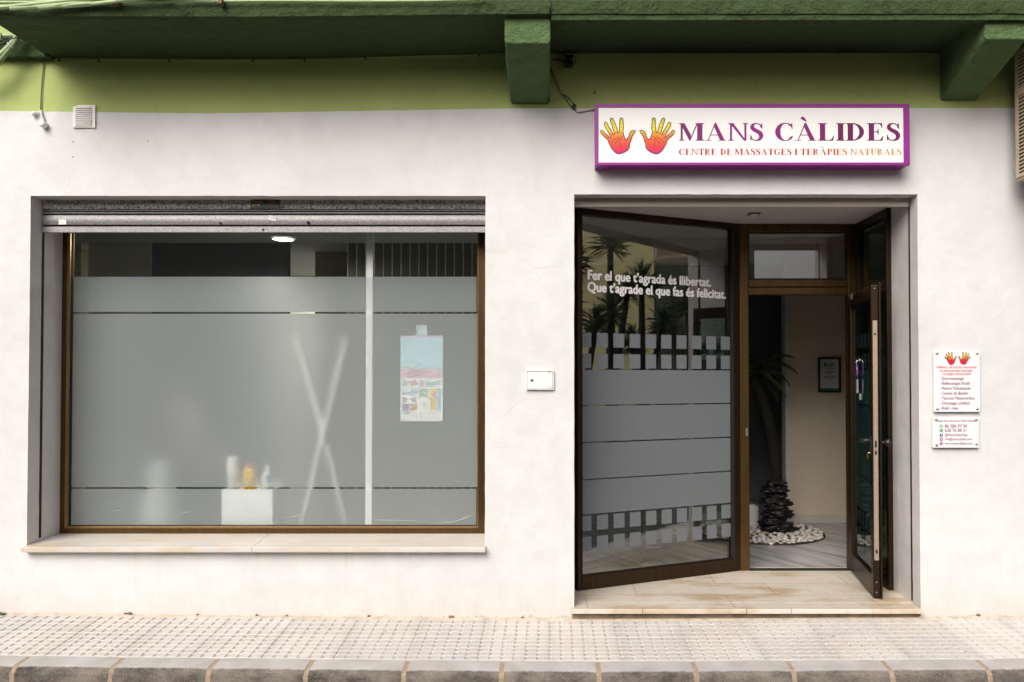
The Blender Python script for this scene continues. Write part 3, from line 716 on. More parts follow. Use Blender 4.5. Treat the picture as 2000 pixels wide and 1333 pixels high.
# the lip is a thin ring, so cut it as four strips
m = MB(); m.obox(PD, PD.L - .05, PD.L + .014, -.034, -.023, LZ0 - .008, LZ1 + .014).obox(PD, 0, PD.L - .05, -.034, -.023, LZ1 - .07, LZ1 + .014).obox(PD, 0, PD.L - .05, -.034, -.023, LZ0 - .008, LZ0 + .11).obox(PD, 0, .06, -.034, -.023, LZ0 + .11, LZ1 - .07)
m.build("door_lip", M_BRZD, door, bevel=.002)
m = MB(); m.obox(PD, .070, PD.L - .05, -.003, .001, LZ0 + .13, LZ1 - .08); m.build("pane", M_GLASSD, door)
m = MB(); film_squares(m, PD, .08, PD.L - .06, 6, ROWS, STR, off=-.006); m.build("frosted_film", M_FROSTL, door, orient=PD.N)
m = MB(); e0 = PD.L; zp0, zp1 = P(1709, 1095, .17).z, P(1709, 626, .17).z
m.obox(PD, e0 - .0005, e0 + .0025, -.014, .014, zp0, zp1); pl_ = m.build("lock_plate", M_BEIGE, door)
for yy in (650, 690, 815, 920, 960, 1010, 1060):
    m = MB(); z = P(1709, yy, .17).z; c = PD.pt(e0 + .003, 0, z); m.blob((c.x, c.y, c.z), (.004, .003, .004), 0, 0, 1); m.build("screw", M_STEEL, pl_)
for yy, hh in ((653, .006), (868, .022), (885, .012), (1078, .012)):
    m = MB(); z = P(1709, yy, .17).z; m.obox(PD, e0 + .001, e0 + .0035, -.006, .006, z - hh, z + hh); m.build("latch_opening", M_BLACK, pl_)
for yy in (564, 1138, 1158):
    m = MB(); z = P(1709, yy, .17).z; c = PD.pt(e0 + .001, 0, z); m.blob((c.x, c.y, c.z), (.005, .004, .005), 0, 0, 1); m.build("edge_screw", M_STEEL, door)
hz = P(1709, 862, .17).z
m = MB(); hu = e0 - .028
m.obox(PD, hu - .015, hu + .015, .022, .030, hz - .075, hz + .03)
m.tube([PD.pt(hu, .028, hz), PD.pt(hu, .062, hz), PD.pt(hu - .012, .072, hz), PD.pt(hu - .06, .074, hz + .002), PD.pt(hu - .115, .070, hz - .003)], [.016, .016, .017, .016, .013], 10)
m.build("handle", M_BLACK, door, bevel=.002)
m = MB(); m.obox(PD, hu - .016, hu + .016, -.043, -.034, hz - .075, hz + .03)
c = PD.pt(hu, -.034, hz - .012); d = -PD.N
m.tube([c, c + d * .02, c + d * .028, c + d * .04, c + d * .052, c + d * .06, c + d * .063], [.011, .011, .018, .026, .027, .02, .008], 14)
m.build("knob", M_BLACK, door, bevel=.002)
m = MB(); kz = P(1709, 886, .17).z; m.tube([PD.pt(hu + .005, .022, kz), PD.pt(hu + .005, .045, kz)], .006, 8); m.obox(PD, hu - .004, hu + .014, .045, .048, kz - .035, kz - .002); m.build("key", M_BRASS, door)
m = MB(); zz = P(1675, 578, .8).z; m.obox(PD, .085, .17, .022, .0235, zz - .026, zz + .014)
stk = m.build("door_sticker", flat("silver_sticker", (.42, .43, .46), .4, .3), door)
m = MB(); zz = P(1687, 776, .5).z; m.obox(PD, .30, .36, .0045, .006, zz - .022, zz + .022); m.build("paper_note", flat("pale_green_paper", (.42, .60, .52), .7), door)

# hanging tag on the door glass
hp = PD.pt(.30, .006, P(1685, 704, .6).z)
tg = thing("door_hanger", hp, "small printed tag hanging on purple ribbons from a suction hook on the open door", "tag")
m = MB(); m.tube([hp, hp + PD.N * .012, hp + PD.N * .016 - Vector((0, 0, .02)), hp + PD.N * .022 - Vector((0, 0, .012))], .004, 8); m.lathe(hp, [(0.0, 0), (.014, .0), (.010, .006)], 12, 'X'); m.build("hook", M_STEEL, tg)
PUR = flat("purple_ribbon", (.32, .12, .50), .4)
m = MB(); top = hp + PD.N * .016 - Vector((0, 0, .018)); bz_ = P(1683, 742, .6).z
for du in (-.022, -.004, .004, .026):
    m = MB(); b = PD.pt(.30 + du, .018, bz_ + .01 + abs(du)); m.tube([top, top.lerp(b, .5) + PD.U * du * .2, b], .0022, 5); m.build("ribbon", PUR, tg)
m = MB(); m.obox(PD, .265, .315, .016, .019, P(1683, 768, .6).z, bz_); tcard = m.build("card", flat("lilac_card", (.62, .55, .66), .6), tg)
m = MB()
for i in range(6): m.obox(PD, .272, .308, .0192, .0197, bz_ - .018 - i * .011, bz_ - .013 - i * .011)
m.build("print", flat("violet_print", (.28, .06, .32), .6), tcard)

# door shutter, rolled up, painted beige
m = MB(); y = .105; xa, xb = DX0 + .003, DX1 - .003
pb = flat("beige_painted_steel", (.58, .50, .43), .5, var=.05)
for a, b, bl in ((386.5, 382, .004), (391, 387, .005), (394.5, 391.5, .003)): slat(m, xa, xb, Z(a, y), Z(b, y), y, bl)
m.box(xa, xb, y + .006, y + .014, Z(396, y), DZ1 - .001)
m.box(xa + .002, X(1776, y) , y - .010, y + .006, Z(404.5, y), Z(395, y))
ds = m.build("door_shutter", pb, bld, bevel=.0015)
for cx, cy in ((1449, 400.5), (1363, 385), (1541, 384.5), (1730, 387)):
    c = P(cx, cy, y - .010); m = MB(); m.lathe((c.x, c.y - .008, c.z), [(0, 0), (.010, .001), (.010, .010)], 12, 'Y'); m.build("bolt", pb, ds)
# recess ceiling and jamb behind the shutter line
m = MB(); m.box(DX0, DX1 + .05, .34, Y2 + .5, DZ1 - .0005, DZ1 + .03); m.build("recess_ceiling", M_CEIL, bld)
m = MB(); m.box(DX1 - .0005, DX1 + .06, .30, PB.pt(ub2, 0, 0).y, 0, DZ1); m.build("recess_jamb", M_REV, bld)
c = P(1472, 414, .58); c.z = DZ1
lmp = thing("recessed_light", (c.x, c.y, DZ1), "small square bronze recessed light in the entrance ceiling", "ceiling light")
m = MB(); m.box(c.x - .04, c.x + .04, c.y - .04, c.y + .04, DZ1 - .006, DZ1 - .0006); m.build("bezel", M_BRZ, lmp)
m = MB(); m.lathe((c.x, c.y, DZ1 - .007), [(.03, 0), (.028, -.010), (.018, -.018), (0, -.022)], 16); m.build("lens", flat("lamp_lens", (.7, .68, .62), .3), lmp)

# ================================================================= PAVEMENT, KERB, STREET
SL = .08
def gz(x, d): return zbase(x) - SL * d
PW = .598
base = MB(); n = 70; xs = [-5.2 + 10.4 * i / n for i in range(n + 1)]
vs = []
for x in xs: vs += [(x, .03, gz(x, -.03) - .004), (x, -PW - .01, gz(x, PW + .01) - .004), (x, -PW - .01, -.5), (x, .03, -.5)]
base.mi = 1; base.add(vs, [(i * 4 + k, (i + 1) * 4 + k, (i + 1) * 4 + (k + 1) % 4, i * 4 + (k + 1) % 4) for i in range(n) for k in range(4)])
base.mi = 0; TW = .395; cw = TW / 6
rnd = random.Random(3)
def blk(x0, x1, d0, d1, h, ins=.004, jit=0):
    q = [(x0, d0), (x1, d0), (x1, d1), (x0, d1)]; q2 = [(x0 + ins, d0 + ins * .7), (x1 - ins, d0 + ins * .7), (x1 - ins, d1 - ins * .7), (x0 + ins, d1 - ins * .7)]
    a = [(x, -d, gz(x, d) - .004) for x, d in q]; b = [(x, -d, gz(x, d) - .004 + h + jit) for x, d in q2]
    base.add(a + b, [(4, 5, 6, 7), (0, 1, 5, 4), (1, 2, 6, 5), (2, 3, 7, 6), (3, 0, 4, 7)])
rows = [(.032 + i * .0620, .032 + (i + 1) * .0620) for i in range(4)] + [(.285 + i * .052, .285 + (i + 1) * .052) for i in range(6)]
for t in range(-13, 13):
    tj = (rnd.random() - .5) * .0015; x0t = t * TW - .003
    if x0t < -5.1 or x0t + TW > 5.1: continue
    base.mi = 0
    for r0, r1 in rows:
        tjj = tj + (rnd.random() - .5) * .0006
        for c_ in range(6):
            a = x0t + c_ * cw + (.0065 if c_ else .009); b = x0t + (c_ + 1) * cw - (.0055 if c_ < 5 else .003)
            blk(a, b, r0 + .003, r1 - .003, .0052, jit=tjj + (rnd.random() - .5) * .0004)
    base.mi = 3
    for r0, r1 in rows: blk(x0t + .0008, x0t + TW - .0008, r1 - .0065, r1 + .003, .0042, .001, tj)
# mortar fillet against the wall
base.mi = 2; vs = []
for x in [-5.2 + 10.4 * i / 200 for i in range(201)]:
    w_ = .004 * noise.noise(Vector((x * 8, 0, 9)))
    vs += [(x, .004, gz(x, 0) + .006 + w_), (x, -.018 + w_, gz(x, .018) + .004), (x, -.034 + w_, gz(x, .034) - .005)]
base.add(vs, [(i * 3 + k, (i + 1) * 3 + k, (i + 1) * 3 + k + 1, i * 3 + k + 1) for i in range(200) for k in range(2)], True)
struct(base.build("pavement", [M_PAVE, M_GROOVE, flat("pale_mortar", (.52, .44, .36), .95, var=.2, vs=20, bs=.8, bscale=70), flat("pale_rib_concrete", (.61, .585, .555), .85, var=.08, vs=14, bs=.5, bscale=150)]))
# kerb stones with sandy joints
kb = MB(); kx0 = X(793.5, -.66, 1298); KP = .5175
for i in range(-8, 9):
    a = kx0 + i * KP + .013 + .003 * noise.noise(Vector((i, 0, 0))); b = kx0 + (i + 1) * KP - .013; kz = .002 * noise.noise(Vector((i * 2.3, 4, 0)))
    prof = [(-PW - .004, -.001), (-PW - .10, -.010), (-PW - .118, -.0135), (-PW - .132, -.020), (-PW - .143, -.030), (-PW - .149, -.043), (-PW - .155, -.075), (-PW - .175, -.22), (-PW - .004, -.22)]
    nn = 8; vs = []
    for k in range(nn + 1):
        x = a + (b - a) * k / nn; ed = .004 if k in (0, nn) else 0
        for q, (y, z) in enumerate(prof):
            w_ = .0035 * noise.noise(Vector((x * 11, q * 1.7, i))) if 1 < q < 7 else .0008 * noise.noise(Vector((x * 11, q * 1.7, i)))
            vs.append((x, y + w_ + (ed if 1 < q < 8 else 0), gz(x, PW) + z + kz + w_ * .4 - (ed * .5 if q < 7 else 0)))
    K = len(prof); kb.mi = 0
    kb.add(vs, [(k * K + q, (k + 1) * K + q, (k + 1) * K + (q + 1) % K, k * K + (q + 1) % K) for k in range(nn) for q in range(K)], False)
    kb.f += [[len(kb.v) - len(vs) + q for q in range(K)], [len(kb.v) - K + q for q in range(K)]]; kb.m += [0, 0]
    kb.mi = 1; vs = []
    for k, x in enumerate((b - .003, b + .006, b + .014, b + .022, b + .029)):
        for q, (y, z) in enumerate(prof):
            w_ = .005 * noise.noise(Vector((x * 40, q * 2.7, i + 3)))
            vs.append((x, y + .005 + w_, gz(x, PW) + z - .003 + w_ * .3))
    kb.add(vs, [(k * K + q, (k + 1) * K + q, (k + 1) * K + (q + 1) % K, k * K + (q + 1) % K) for k in range(4) for q in range(K)], False)
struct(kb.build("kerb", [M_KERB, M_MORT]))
m = MB(); m.box(-40, 40, -8.2, -.70, -.6, -.17); struct(m.build("street", M_ROAD))
m = MB(); m.box(-40, 40, -40, -7.9, -.6, -.05); struct(m.build("far_pavement", flat("far_paving", (.13, .125, .12), .9, var=.2)))

# ================================================================= INTERIOR
IZ = ZST - .002; CZ = 2.92
M_FLR2 = flat("interior_floor_tile", (.34, .33, .31), .3, var=.08)
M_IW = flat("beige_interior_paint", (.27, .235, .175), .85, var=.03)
M_IWH = flat("beige_hall_paint", (.66, .57, .45), .85, var=.03)
M_IWL = flat("pale_interior_paint", (.68, .68, .62), .85, var=.03)
M_IWB = flat("slate_interior_paint", (.26, .28, .30), .85, var=.05)
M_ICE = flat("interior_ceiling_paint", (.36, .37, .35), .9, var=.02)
m = MB(); m.box(-5.1, -.06, .42, 8.9, IZ - .2, IZ); struct(m.build("shop_floor", M_FLR2))
m = MB(); m.box(-.06, 5.1, 1.04, 8.9, IZ - .2, IZ); struct(m.build("entrance_hall_floor", M_IFLR))
m = MB(); m.box(-5.1, 5.1, .42, 8.9, CZ, CZ + .1); struct(m.build("interior_ceiling", M_ICE))
m = MB(); m.box(-5.2, -5.1, .42, 9, -.1, 3.6).box(5.1, 5.2, .42, 9, -.1, 3.6).box(-5.1, 5.1, 8.9, 9, -.1, 3.6); struct(m.build("outer_walls", M_IW))
m = MB(); m.box(-.06, .0, .43, 8.9, IZ, CZ - .002); struct(m.build("dividing_wall", M_IWL))
SOF = 2.70
m = MB(); m.box(-5.09, -.061, .43, 2.0, SOF, CZ - .002); struct(m.build('lowered_ceiling', M_ICE))
# room wall 3.2 m in, with a pale and a slate part
YW = 3.25
m = MB(); m.box(-5.1, X(178, YW), YW - .3, YW - .2, IZ, CZ - .001); struct(m.build("left_room_wall", flat("olive_grey_paint", (.33, .34, .26), .85)))
m = MB(); m.box(X(170, YW), X(293, YW), YW, YW + .1, IZ, CZ - .001); struct(m.build("pale_room_wall", M_IWL))
m = MB(); m.box(X(293, YW), X(560, YW), YW + .02, YW + .1, IZ, CZ - .001); struct(m.build("slate_room_wall", M_IWB))
m = MB(); m.box(X(675, YW) - .5, -.06, YW + .6, YW + .7, IZ, CZ - .001); struct(m.build("rear_room_wall", M_IW))
YB = 6.0
m = MB(); m.box(-5.1, -.06, YB, YB + .1, IZ, CZ - .001); struct(m.build("back_room_wall", M_IWL))
# vertical blinds
bl = thing("vertical_blind", (X(800, YW - .4), YW - .4, IZ), "olive grey vertical slat blind seen through the clear top strip of the shop window", "blind")
m = MB(); y = YW - .4; m.box(X(675, y), -.07, y - .02, y + .02, CZ - .05, CZ - .001); m.build("head_rail", M_WHITE, bl)
MSL = flat("olive_slat_fabric", (.20, .20, .15), .8); a = X(678, y)
for i in range(20):
    if a > -.2: break
    m = MB(); m.add([(a, y - .012, IZ + .02), (a + .082, y + .022, IZ + .02), (a + .082, y + .022, CZ - .05), (a, y - .012, CZ - .05)], [(0, 1, 2, 3)])
    m.add([(a + .001, y - .014, IZ + .02), (a + .009, y - .013, IZ + .02), (a + .009, y - .013, CZ - .05), (a + .001, y - .014, CZ - .05)], [(0, 1, 2, 3)])
    m.m[-1] = 1; m.build("slat", [MSL, M_WHITE], bl); a += .0875
# white post just behind the glass
m = MB(); y = FLY + .006; m.box(X(714.5, y), X(727, y), y, y + .05, IZ, CZ - .001)
tag(m.build("white_post", M_BRW), "slim white vertical post standing just behind the shop window glass", "post")
# downlights
M_LIT = emit("lit_lamp_disc", (1, .96, .86), 14)
def downlight(px, py, label, r_=.13, e=60, CZ=CZ):
    d = ray(px, py); t = (CZ - CAM.z) / d.z; p = CAM + d * t
    o = thing("ceiling_downlight", (p.x, p.y, CZ), label, "ceiling light", "round lit downlights in the shop ceiling")
    m = MB(); m.lathe((p.x, p.y, CZ - .001), [(r_ + .012, 0), (r_ + .010, -.008), (r_, -.010)], 28); m.build("ring", M_WHITE, o)
    m = MB(); m.lathe((p.x, p.y, CZ - .004), [(r_, 0), (0.0, -.0005)], 28); m.build("diffuser", M_LIT, o)
    l = bpy.data.lights.new("downlight_lamp", 'AREA'); l.shape = 'DISK'; l.size = r_ * 2; l.energy = e; l.color = (1, .97, .9)
    lo = bpy.data.objects.new("downlight_lamp", l); col.objects.link(lo); attach(lo, o); lo.location = (p.x, p.y, CZ - .014)
    lo.matrix_parent_inverse = Matrix.Translation(-Vector(o.location))
    return o
downlight(553, 466, "bright round downlight nearest the window, seen just under the roller shutter", r_=.088, e=11, CZ=SOF)
downlight(642, 521, "fainter round downlight in the farther room, right of the slate wall", r_=.14, e=30)

# desk and products behind the film
y = FLY + .06
dk = thing("white_cabinet", (X(484, y), y + .2, IZ), "white cabinet just behind the frosted shop window, carrying three bottles", "cabinet")
dz = Z(957, y); m = MB(); m.box(X(435, y), X(534.5, y), y, y + .35, IZ + .05, dz); m.build("body", M_BRW, dk, bevel=.004)
m = MB(); m.box(X(437, y), X(533, y), y + .02, y + .33, IZ, IZ + .05); m.build("plinth", M_DARK, dk)
def bottle(px, top, r_, prof, mat, label, extra=None, name="bottle"):
    c = P(px, 957, y + .06); o = thing(name, (c.x, y + .06, dz), label, name.replace('_', ' '), "products on the white cabinet")
    h = Z(top, y + .06) - dz
    m = MB(); m.lathe((c.x, y + .06, dz + .001), [(a * r_, b * h) for a, b in prof], 20); m.build("body", mat, o)
    if extra: extra(o, c, h, r_)
    return o
def cap(mat, z0, z1, k):
    def f(o, c, h, r_):
        m = MB(); m.lathe((c.x, y + .06, dz), [(0, z0 * h), (r_ * k, z0 * h), (r_ * k, z1 * h), (0, z1 * h)], 16); m.build("cap", mat, o)
    return f
bottle(456.5, 892, .040, [(0, 0), (1, .0), (1, .93), (.9, .97), (0, 1)], M_WHITE, "tall white cylinder leftmost on the cabinet behind the frosted window", name="canister")
bottle(489, 911, .044, [(0, 0), (1, 0), (1, .75), (.8, .95), (.6, .96), (0, .97)], flat("yellow_plastic", (.90, .55, .0), .4), "yellow bottle with an orange cap in the middle on the cabinet behind the frosted window", cap(flat("orange_plastic", (.75, .22, .05), .4), .96, 1.08, .7))
def blue(o, c, h, r_):
    m = MB(); m.box(c.x + .004, c.x + .034, y + .01, y + .016, dz + .4 * h, dz + .62 * h); m.build("blue_label", flat("blue_print", (.12, .3, .6), .5), o)
bottle(523, 908, .036, [(0, 0), (1, 0), (1, .5), (.6, .7), (.35, .8), (.3, 1), (0, 1)], M_WHITE, "white bottle with a blue mark, rightmost on the cabinet behind the frosted window", blue)
# crossed poles of a folding stand
y = FLY + .13
st = thing("folding_stand", (X(634, y), y, IZ), "folding stand with crossed pale poles, blurred behind the frosted shop window", "stand")
MPO = flat("pale_pole", (.80, .82, .77), .5)
for (a, b), (c, d), dy, dd in (((576, 1090), (677, 660), 0, .17), ((692, 1090), (588, 660), .035, .19)):
    p0 = P(a, b, y + dy); p1 = P(c, d, y + dy + dd); q = p1 - p0; t = (IZ + .01 - p0.z) / q.z; p0 = p0 + q * t
    m = MB(); m.tube([p0, p1], .0145, 10); m.build("pole", MPO, st)
m = MB(); c = P(634, 800, y + .03); m.tube([(c.x, c.y - .03, c.z), (c.x, c.y + .05, c.z)], .006, 8); m.build("pivot", M_STEEL, st)
# soft coloured shapes: treatment couch and plants behind the film
y = 1.25
m_ = thing("treatment_couch", (X(330, y), y, IZ), "mauve padded couch dimly seen behind the left of the frosted shop window", "couch")
m = MB(); m.box(X(300, y), X(330, y), y, y + 1.7, IZ + .55, IZ + .68); m.blob((X(345, y), y + .4, IZ + .72), (.38, .3, .16), .2, 2); m.blob((X(345, y), y + .1, IZ + .95), (.25, .12, .34), .2, 3); m.build("cushion", flat("mauve_upholstery", (.26, .215, .25), .8), m_)
for a in (-.3, .25): m = MB(); m.box(X(345, y) + a, X(345, y) + a + .05, y + .3, y + .35, IZ, IZ + .6); m.build("leg", M_STEEL, m_)
y = .95
o = thing("floor_vase", (X(318, y), y, IZ), "pale floor vase dimly seen behind the left of the frosted shop window", "vase")
m = MB(); m.lathe((X(318, y), y, IZ), [(0, 0), (.10, 0), (.15, .25), (.13, .5), (.07, .72), (.08, .80), (.06, .80), (.05, .6)], 20); m.build("body", flat("pale_ceramic", (.72, .76, .72), .4), o)

# calendar taped inside the glass
y = FLY + .004
cal = thing("wall_calendar", (X(824, y), y, Z(823, y)), "paper calendar in pale blue, pink and white taped behind the frosted shop window", "calendar")
def rect(mb, x0, x1, y0, y1, dep): mb.box(X(x0, y), X(x1, y), y - dep, y - dep + .0008, Z(y1, y), Z(y0, y))
m = MB(); rect(m, 782, 865, 656, 823, 0); m.build("sheet", M_BRW, cal)
m = MB(); rect(m, 782, 865, 656, 660, .001); m.build("lilac_edge", flat("lilac_paper", (.62, .48, .68), .7), cal)
m = MB(); rect(m, 782, 865, 661, 721, .001); m.build("picture", flat("sky_blue_paper", (.50, .74, .84), .7, var=.04), cal)
m = MB(); rn = random.Random(5)
for i in range(46):
    cx, cy = 784 + rn.random() * 79, 663 + rn.random() * 56; rect(m, cx, cx + 1.5, cy, cy + 1.5, .0015)
m.build("dot", M_WHITE, cal)
m = MB(); rect(m, 782, 865, 721, 738.5, .001); m.build("pink_band", flat("pink_paper", (.76, .50, .62), .7), cal)
m = MB(); cx_, cz_ = X(796, y), Z(718, y)
m.prism([(cx_ + (.02 if k % 2 == 0 else .009) * math.sin(k * math.pi / 5), y - .0022, cz_ + (.02 if k % 2 == 0 else .009) * math.cos(k * math.pi / 5)) for k in range(10)], (0, .0008, 0))
m.build("star", flat("yellow_paper", (.80, .58, .2), .7), cal)
cols = {'grey': (.5, .52, .55), 'pink': (.68, .4, .46), 'blue': (.4, .62, .72), 'green': (.4, .6, .45), 'violet': (.32, .27, .45), 'tan': (.55, .36, .26), 'yellow': (.85, .62, .15)}
for cn, x0, x1, y0, y1 in (('grey', 786, 795, 744, 754), ('pink', 802, 814, 744, 753), ('grey', 820, 829, 744, 754), ('blue', 834, 847, 746, 756), ('green', 850, 860, 744, 752), ('blue', 786, 799, 766, 771), ('blue', 802, 815, 761, 771), ('green', 820, 836, 760, 775),
                           ('grey', 786, 795, 776, 785), ('grey', 803, 813, 776, 785), ('violet', 786, 799, 789, 802), ('tan', 802, 815, 789, 802), ('yellow', 841, 852, 759, 802), ('blue', 854, 862, 759, 802), ('pink', 846, 852, 768, 780)):
    m = MB(); rect(m, x0, x1, y0, y1, .0012 if cn != 'pink' else .0016); m.build("picture_square", flat("print_" + cn, cols[cn], .7, var=.3, vs=90), cal)
m = MB(); text_mb(m, "2020", (X(786, y), y - .0012, Z(808.5, y)), (1, 0, 0), (0, 0, 1), width=.045, size=.022, lift=0); m.build("year", flat("grey_print", (.25, .25, .27), .6), cal)
m = MB(); rect(m, 813, 834, 635, 658, .003); m.build("tape", flat("pale_tape", (.55, .66, .70), .5), cal)

# ---- entrance hall: back wall, white trim, certificate, palm, fountain, pebbles
YH = 2.93
xt0, xt1 = X(1533, YH), X(1541, YH)
m = MB(); m.box(xt1, 5.1, YH, YH + .1, IZ, CZ - .001); struct(m.build("hall_back_wall", M_IWH))
m = MB(); m.box(0, xt1 - .001, YH, YH + .1, Z(505, YH), CZ - .001); struct(m.build("hall_header", flat("pale_header_paint", (.62, .64, .57), .8)))
m = MB(); m.box(.001, 5.09, 1.05, YH - .02, CZ - .02, CZ - .003); struct(m.build("hall_ceiling", flat("pale_ceiling_paint", (.55, .57, .53), .9)))
m = MB(); m.box(xt0, xt1, YH - .012, YH + .11, IZ, Z(515, YH)).box(0.001, xt1, YH - .013, YH + .11, Z(515, YH), Z(505, YH)); 
struct(m.build("wall_opening_trim", flat("white_trim", (.62, .62, .6), .5)))
m = MB(); m.box(xt1, 5.1, YH - .014, YH - .001, IZ, Z(1007, YH)); struct(m.build("skirting", flat("skirting_stone", (.52, .50, .46), .5)))
m = MB(); m.box(0, 5.1, 5.0, 5.1, IZ, CZ - .001); struct(m.build("hall_rear_wall", M_IWB))
m = MB(); m.box(3.0, 3.06, 1.04, YH, IZ, CZ - .001); struct(m.build("hall_side_wall", M_IW))
y = YH - .004
ce = thing("framed_certificate", (X(1619, y), y, Z(767, y)), "dark framed certificate with a teal logo on the beige entrance hall wall", "certificate")
cf = MB(); x0, x1, z0, z1 = X(1597, y), X(1641.5, y), Z(767, y), Z(698, y); b = .021
cf.box(x0, x0 + b, y - .02, y, z0, z1).box(x1 - b, x1, y - .02, y, z0, z1).box(x0 + b, x1 - b, y - .02, y, z0, z0 + b).box(x0 + b, x1 - b, y - .02, y, z1 - b, z1)
cf.build("frame", flat("dark_wood_frame", (.04, .04, .035), .4), ce)
m = MB(); m.box(x0 + b, x1 - b, y - .008, y, z0 + b, z1 - b); sheet = m.build("sheet", flat("certificate_paper", (.66, .66, .70), .5), ce)
TEAL = flat("teal_print", (.02, .26, .28), .5); INK = flat("dark_print", (.06, .06, .07), .6)
m = MB(); m.box(x0 + b, x1 - b, y - .0095, y - .008, z0 + b, z0 + b + .022); c = P(1611, 713, y); m.lathe((c.x, y - .0095, c.z), [(0, 0), (.018, .0)], 20, 'Y'); m.build("teal_mark", TEAL, sheet)
m = MB(); text_mb(m, "CIM", (X(1616, y), y - .009, Z(715, y)), (1, 0, 0), (0, 0, 1), width=.058, size=.036, bold=.04, lift=0)
for yy, hw in ((716.8, 7), (719.7, 13), (723.5, 6), (726.8, 10), (729, 8), (731, 2), (735.3, 11), (738, 12), (741.3, 6)): m.box(X(1619 - hw, y), X(1619 + hw, y), y - .0092, y - .008, Z(yy + .5, y), Z(yy - .5, y))
m.build("print", INK, sheet)

def frond(mb, c, az, L, el, n=26, droop=1.0, lw=.35):
    """arching rib with narrow leaflets"""
    pts = []; p = Vector(c); e = el
    for i in range(n):
        pts.append(p.copy()); p = p + Vector((math.cos(az) * math.cos(e), math.sin(az) * math.cos(e), math.sin(e))) * (L / n); e -= droop * 1.9 / n
    mb.tube(pts, [.007 * (1 - i / n) + .0015 for i in range(n)], 4, False)
    for i in range(3, n):
        t = (pts[i] - pts[i - 1]).normalized(); s = t.cross(Vector((0, 0, 1))).normalized(); l = lw * math.sin(math.pi * min(.98, (i / n) * .85 + .12)) * L * .6
        for sg in (-1, 1):
            d = (s * sg * .8 + t * .55 + Vector((0, 0, -.35 - .3 * random.random()))).normalized(); q = pts[i]
            mb.add([q - t * .006, q + t * .006, q + d * l * .55 + t * .008, q + d * l, q + d * l * .5 - t * .008], [(0, 1, 2, 3, 4)])
M_LEAF = flat("palm_leaf", (.036, .052, .016), .45, var=.4, vs=8)
M_TRUNK = flat("palm_trunk_fibre", (.013, .010, .008), .9, var=.4, vs=30, bs=1, bscale=50)
yp = 2.45
pb_ = P(1515, 1018, yp)
pt = thing("potted_palm", (pb_.x, yp, IZ), "tall leaning palm with a dark fibrous trunk behind the open doorway", "palm")
tr = [P(1521, 985, yp), P(1516, 900, yp), P(1507, 850, yp), P(1495, 800, yp), P(1481, 760, yp), P(1470, 738, yp - .02)]
m = MB(); m.tube([Vector((pb_.x + .01, yp, IZ))] + tr, [.075, .06, .055, .052, .05, .05, .065], 10); m.build("trunk", M_TRUNK, pt)
m = MB(); cc = tr[-1]
for i, (az, L, el, dr) in enumerate(((0.1, 1.1, 1.1, 1.15), (.9, 1.0, .9, 1.1), (-.5, .9, .8, 1.2), (2.6, 1.2, 1.0, 1.0), (3.3, 1.1, .8, 1.1), (-1.2, .7, .9, 1.1), (1.7, .9, 1.1, .9), (4.1, 1.0, 1.2, 1.0), (5.5, .9, .4, 1.0), (.3, .8, .1, .9), (3.0, 1.0, .3, .9), (-.2, 1.0, 1.35, 1.0), (2.2, 1.1, 1.35, .8))):
    frond(m, cc, az, L * (.5 if math.cos(az) > .2 else .95), el, droop=dr)
m.build("fronds", M_LEAF, pt)
M_ROCK = flat("dark_slate_rock", (.014, .013, .013), .5, var=.5, vs=14, bs=1, bscale=25)
fc = P(1512, 1035, 2.36)
fo = thing("rock_fountain", (fc.x, 2.36, IZ), "black stacked slate fountain standing in white pebbles in the entrance hall", "fountain")
zc = IZ + .012; rr = random.Random(2)
for i, (r_, h) in enumerate(((.16, .085), (.115, .055), (.145, .065), (.10, .055), (.14, .065), (.09, .05), (.125, .055), (.09, .05))):
    m = MB(); m.blob((fc.x + rr.uniform(-.03, .03) + .01, 2.36 + rr.uniform(-.02, .02), zc + h / 2), (r_, r_ * .85, h * .7), .55, i + 4, 4, 2.0); m.build("rock_slab", M_ROCK, fo); zc += h * .98
# round pebble bed
m = MB(); rp_ = random.Random(11); pc = Vector((fc.x - .12, 2.42, 0)); pr = (.56, .56)
pts_ = []
for i in range(2600):
    a = rp_.random() * 6.283; q = math.sqrt(rp_.random()); x = pc.x + pr[0] * q * math.cos(a); yy = pc.y + pr[1] * q * math.sin(a)
    if any((x - u) ** 2 + (yy - v) ** 2 < .0020 for u, v in pts_): continue
    pts_.append((x, yy)); r_ = rp_.uniform(.017, .03)
    m.blob((x, yy, IZ + .012 + .02 * (1 - q)), (r_ * 1.2, r_, r_ * .75), .5, i, 1, 1.4)
tag(m.build("white_pebbles", flat("white_pebble", (.62, .58, .52), .5, var=.25, vs=22)), "round bed of white pebbles about the rock fountain in the entrance hall", "pebbles", kind="stuff")
m = MB(); m.lathe((pc.x, pc.y, IZ + .001), [(pr[0] + .02, 0), (pr[0] + .02, .012), (0, .012)], 40); tag(m.build("pebble_tray", flat("dark_tray", (.03, .02, .015), .6)), "dark round tray holding the white pebbles under the rock fountain", "tray")
y = 2.62
wbx = P(1470, 1018, y); o = thing("white_planter", (wbx.x, y, IZ), "small white planter box behind the pebbles at the left of the doorway", "planter")
m = MB(); m.box(wbx.x - .2, wbx.x + .055, y, y + .14, IZ + .012, IZ + .21); m.box(wbx.x - .19, wbx.x + .045, y + .01, y + .13, IZ + .21, IZ + .214); m.build("box", M_WHITE, o, bevel=.004)
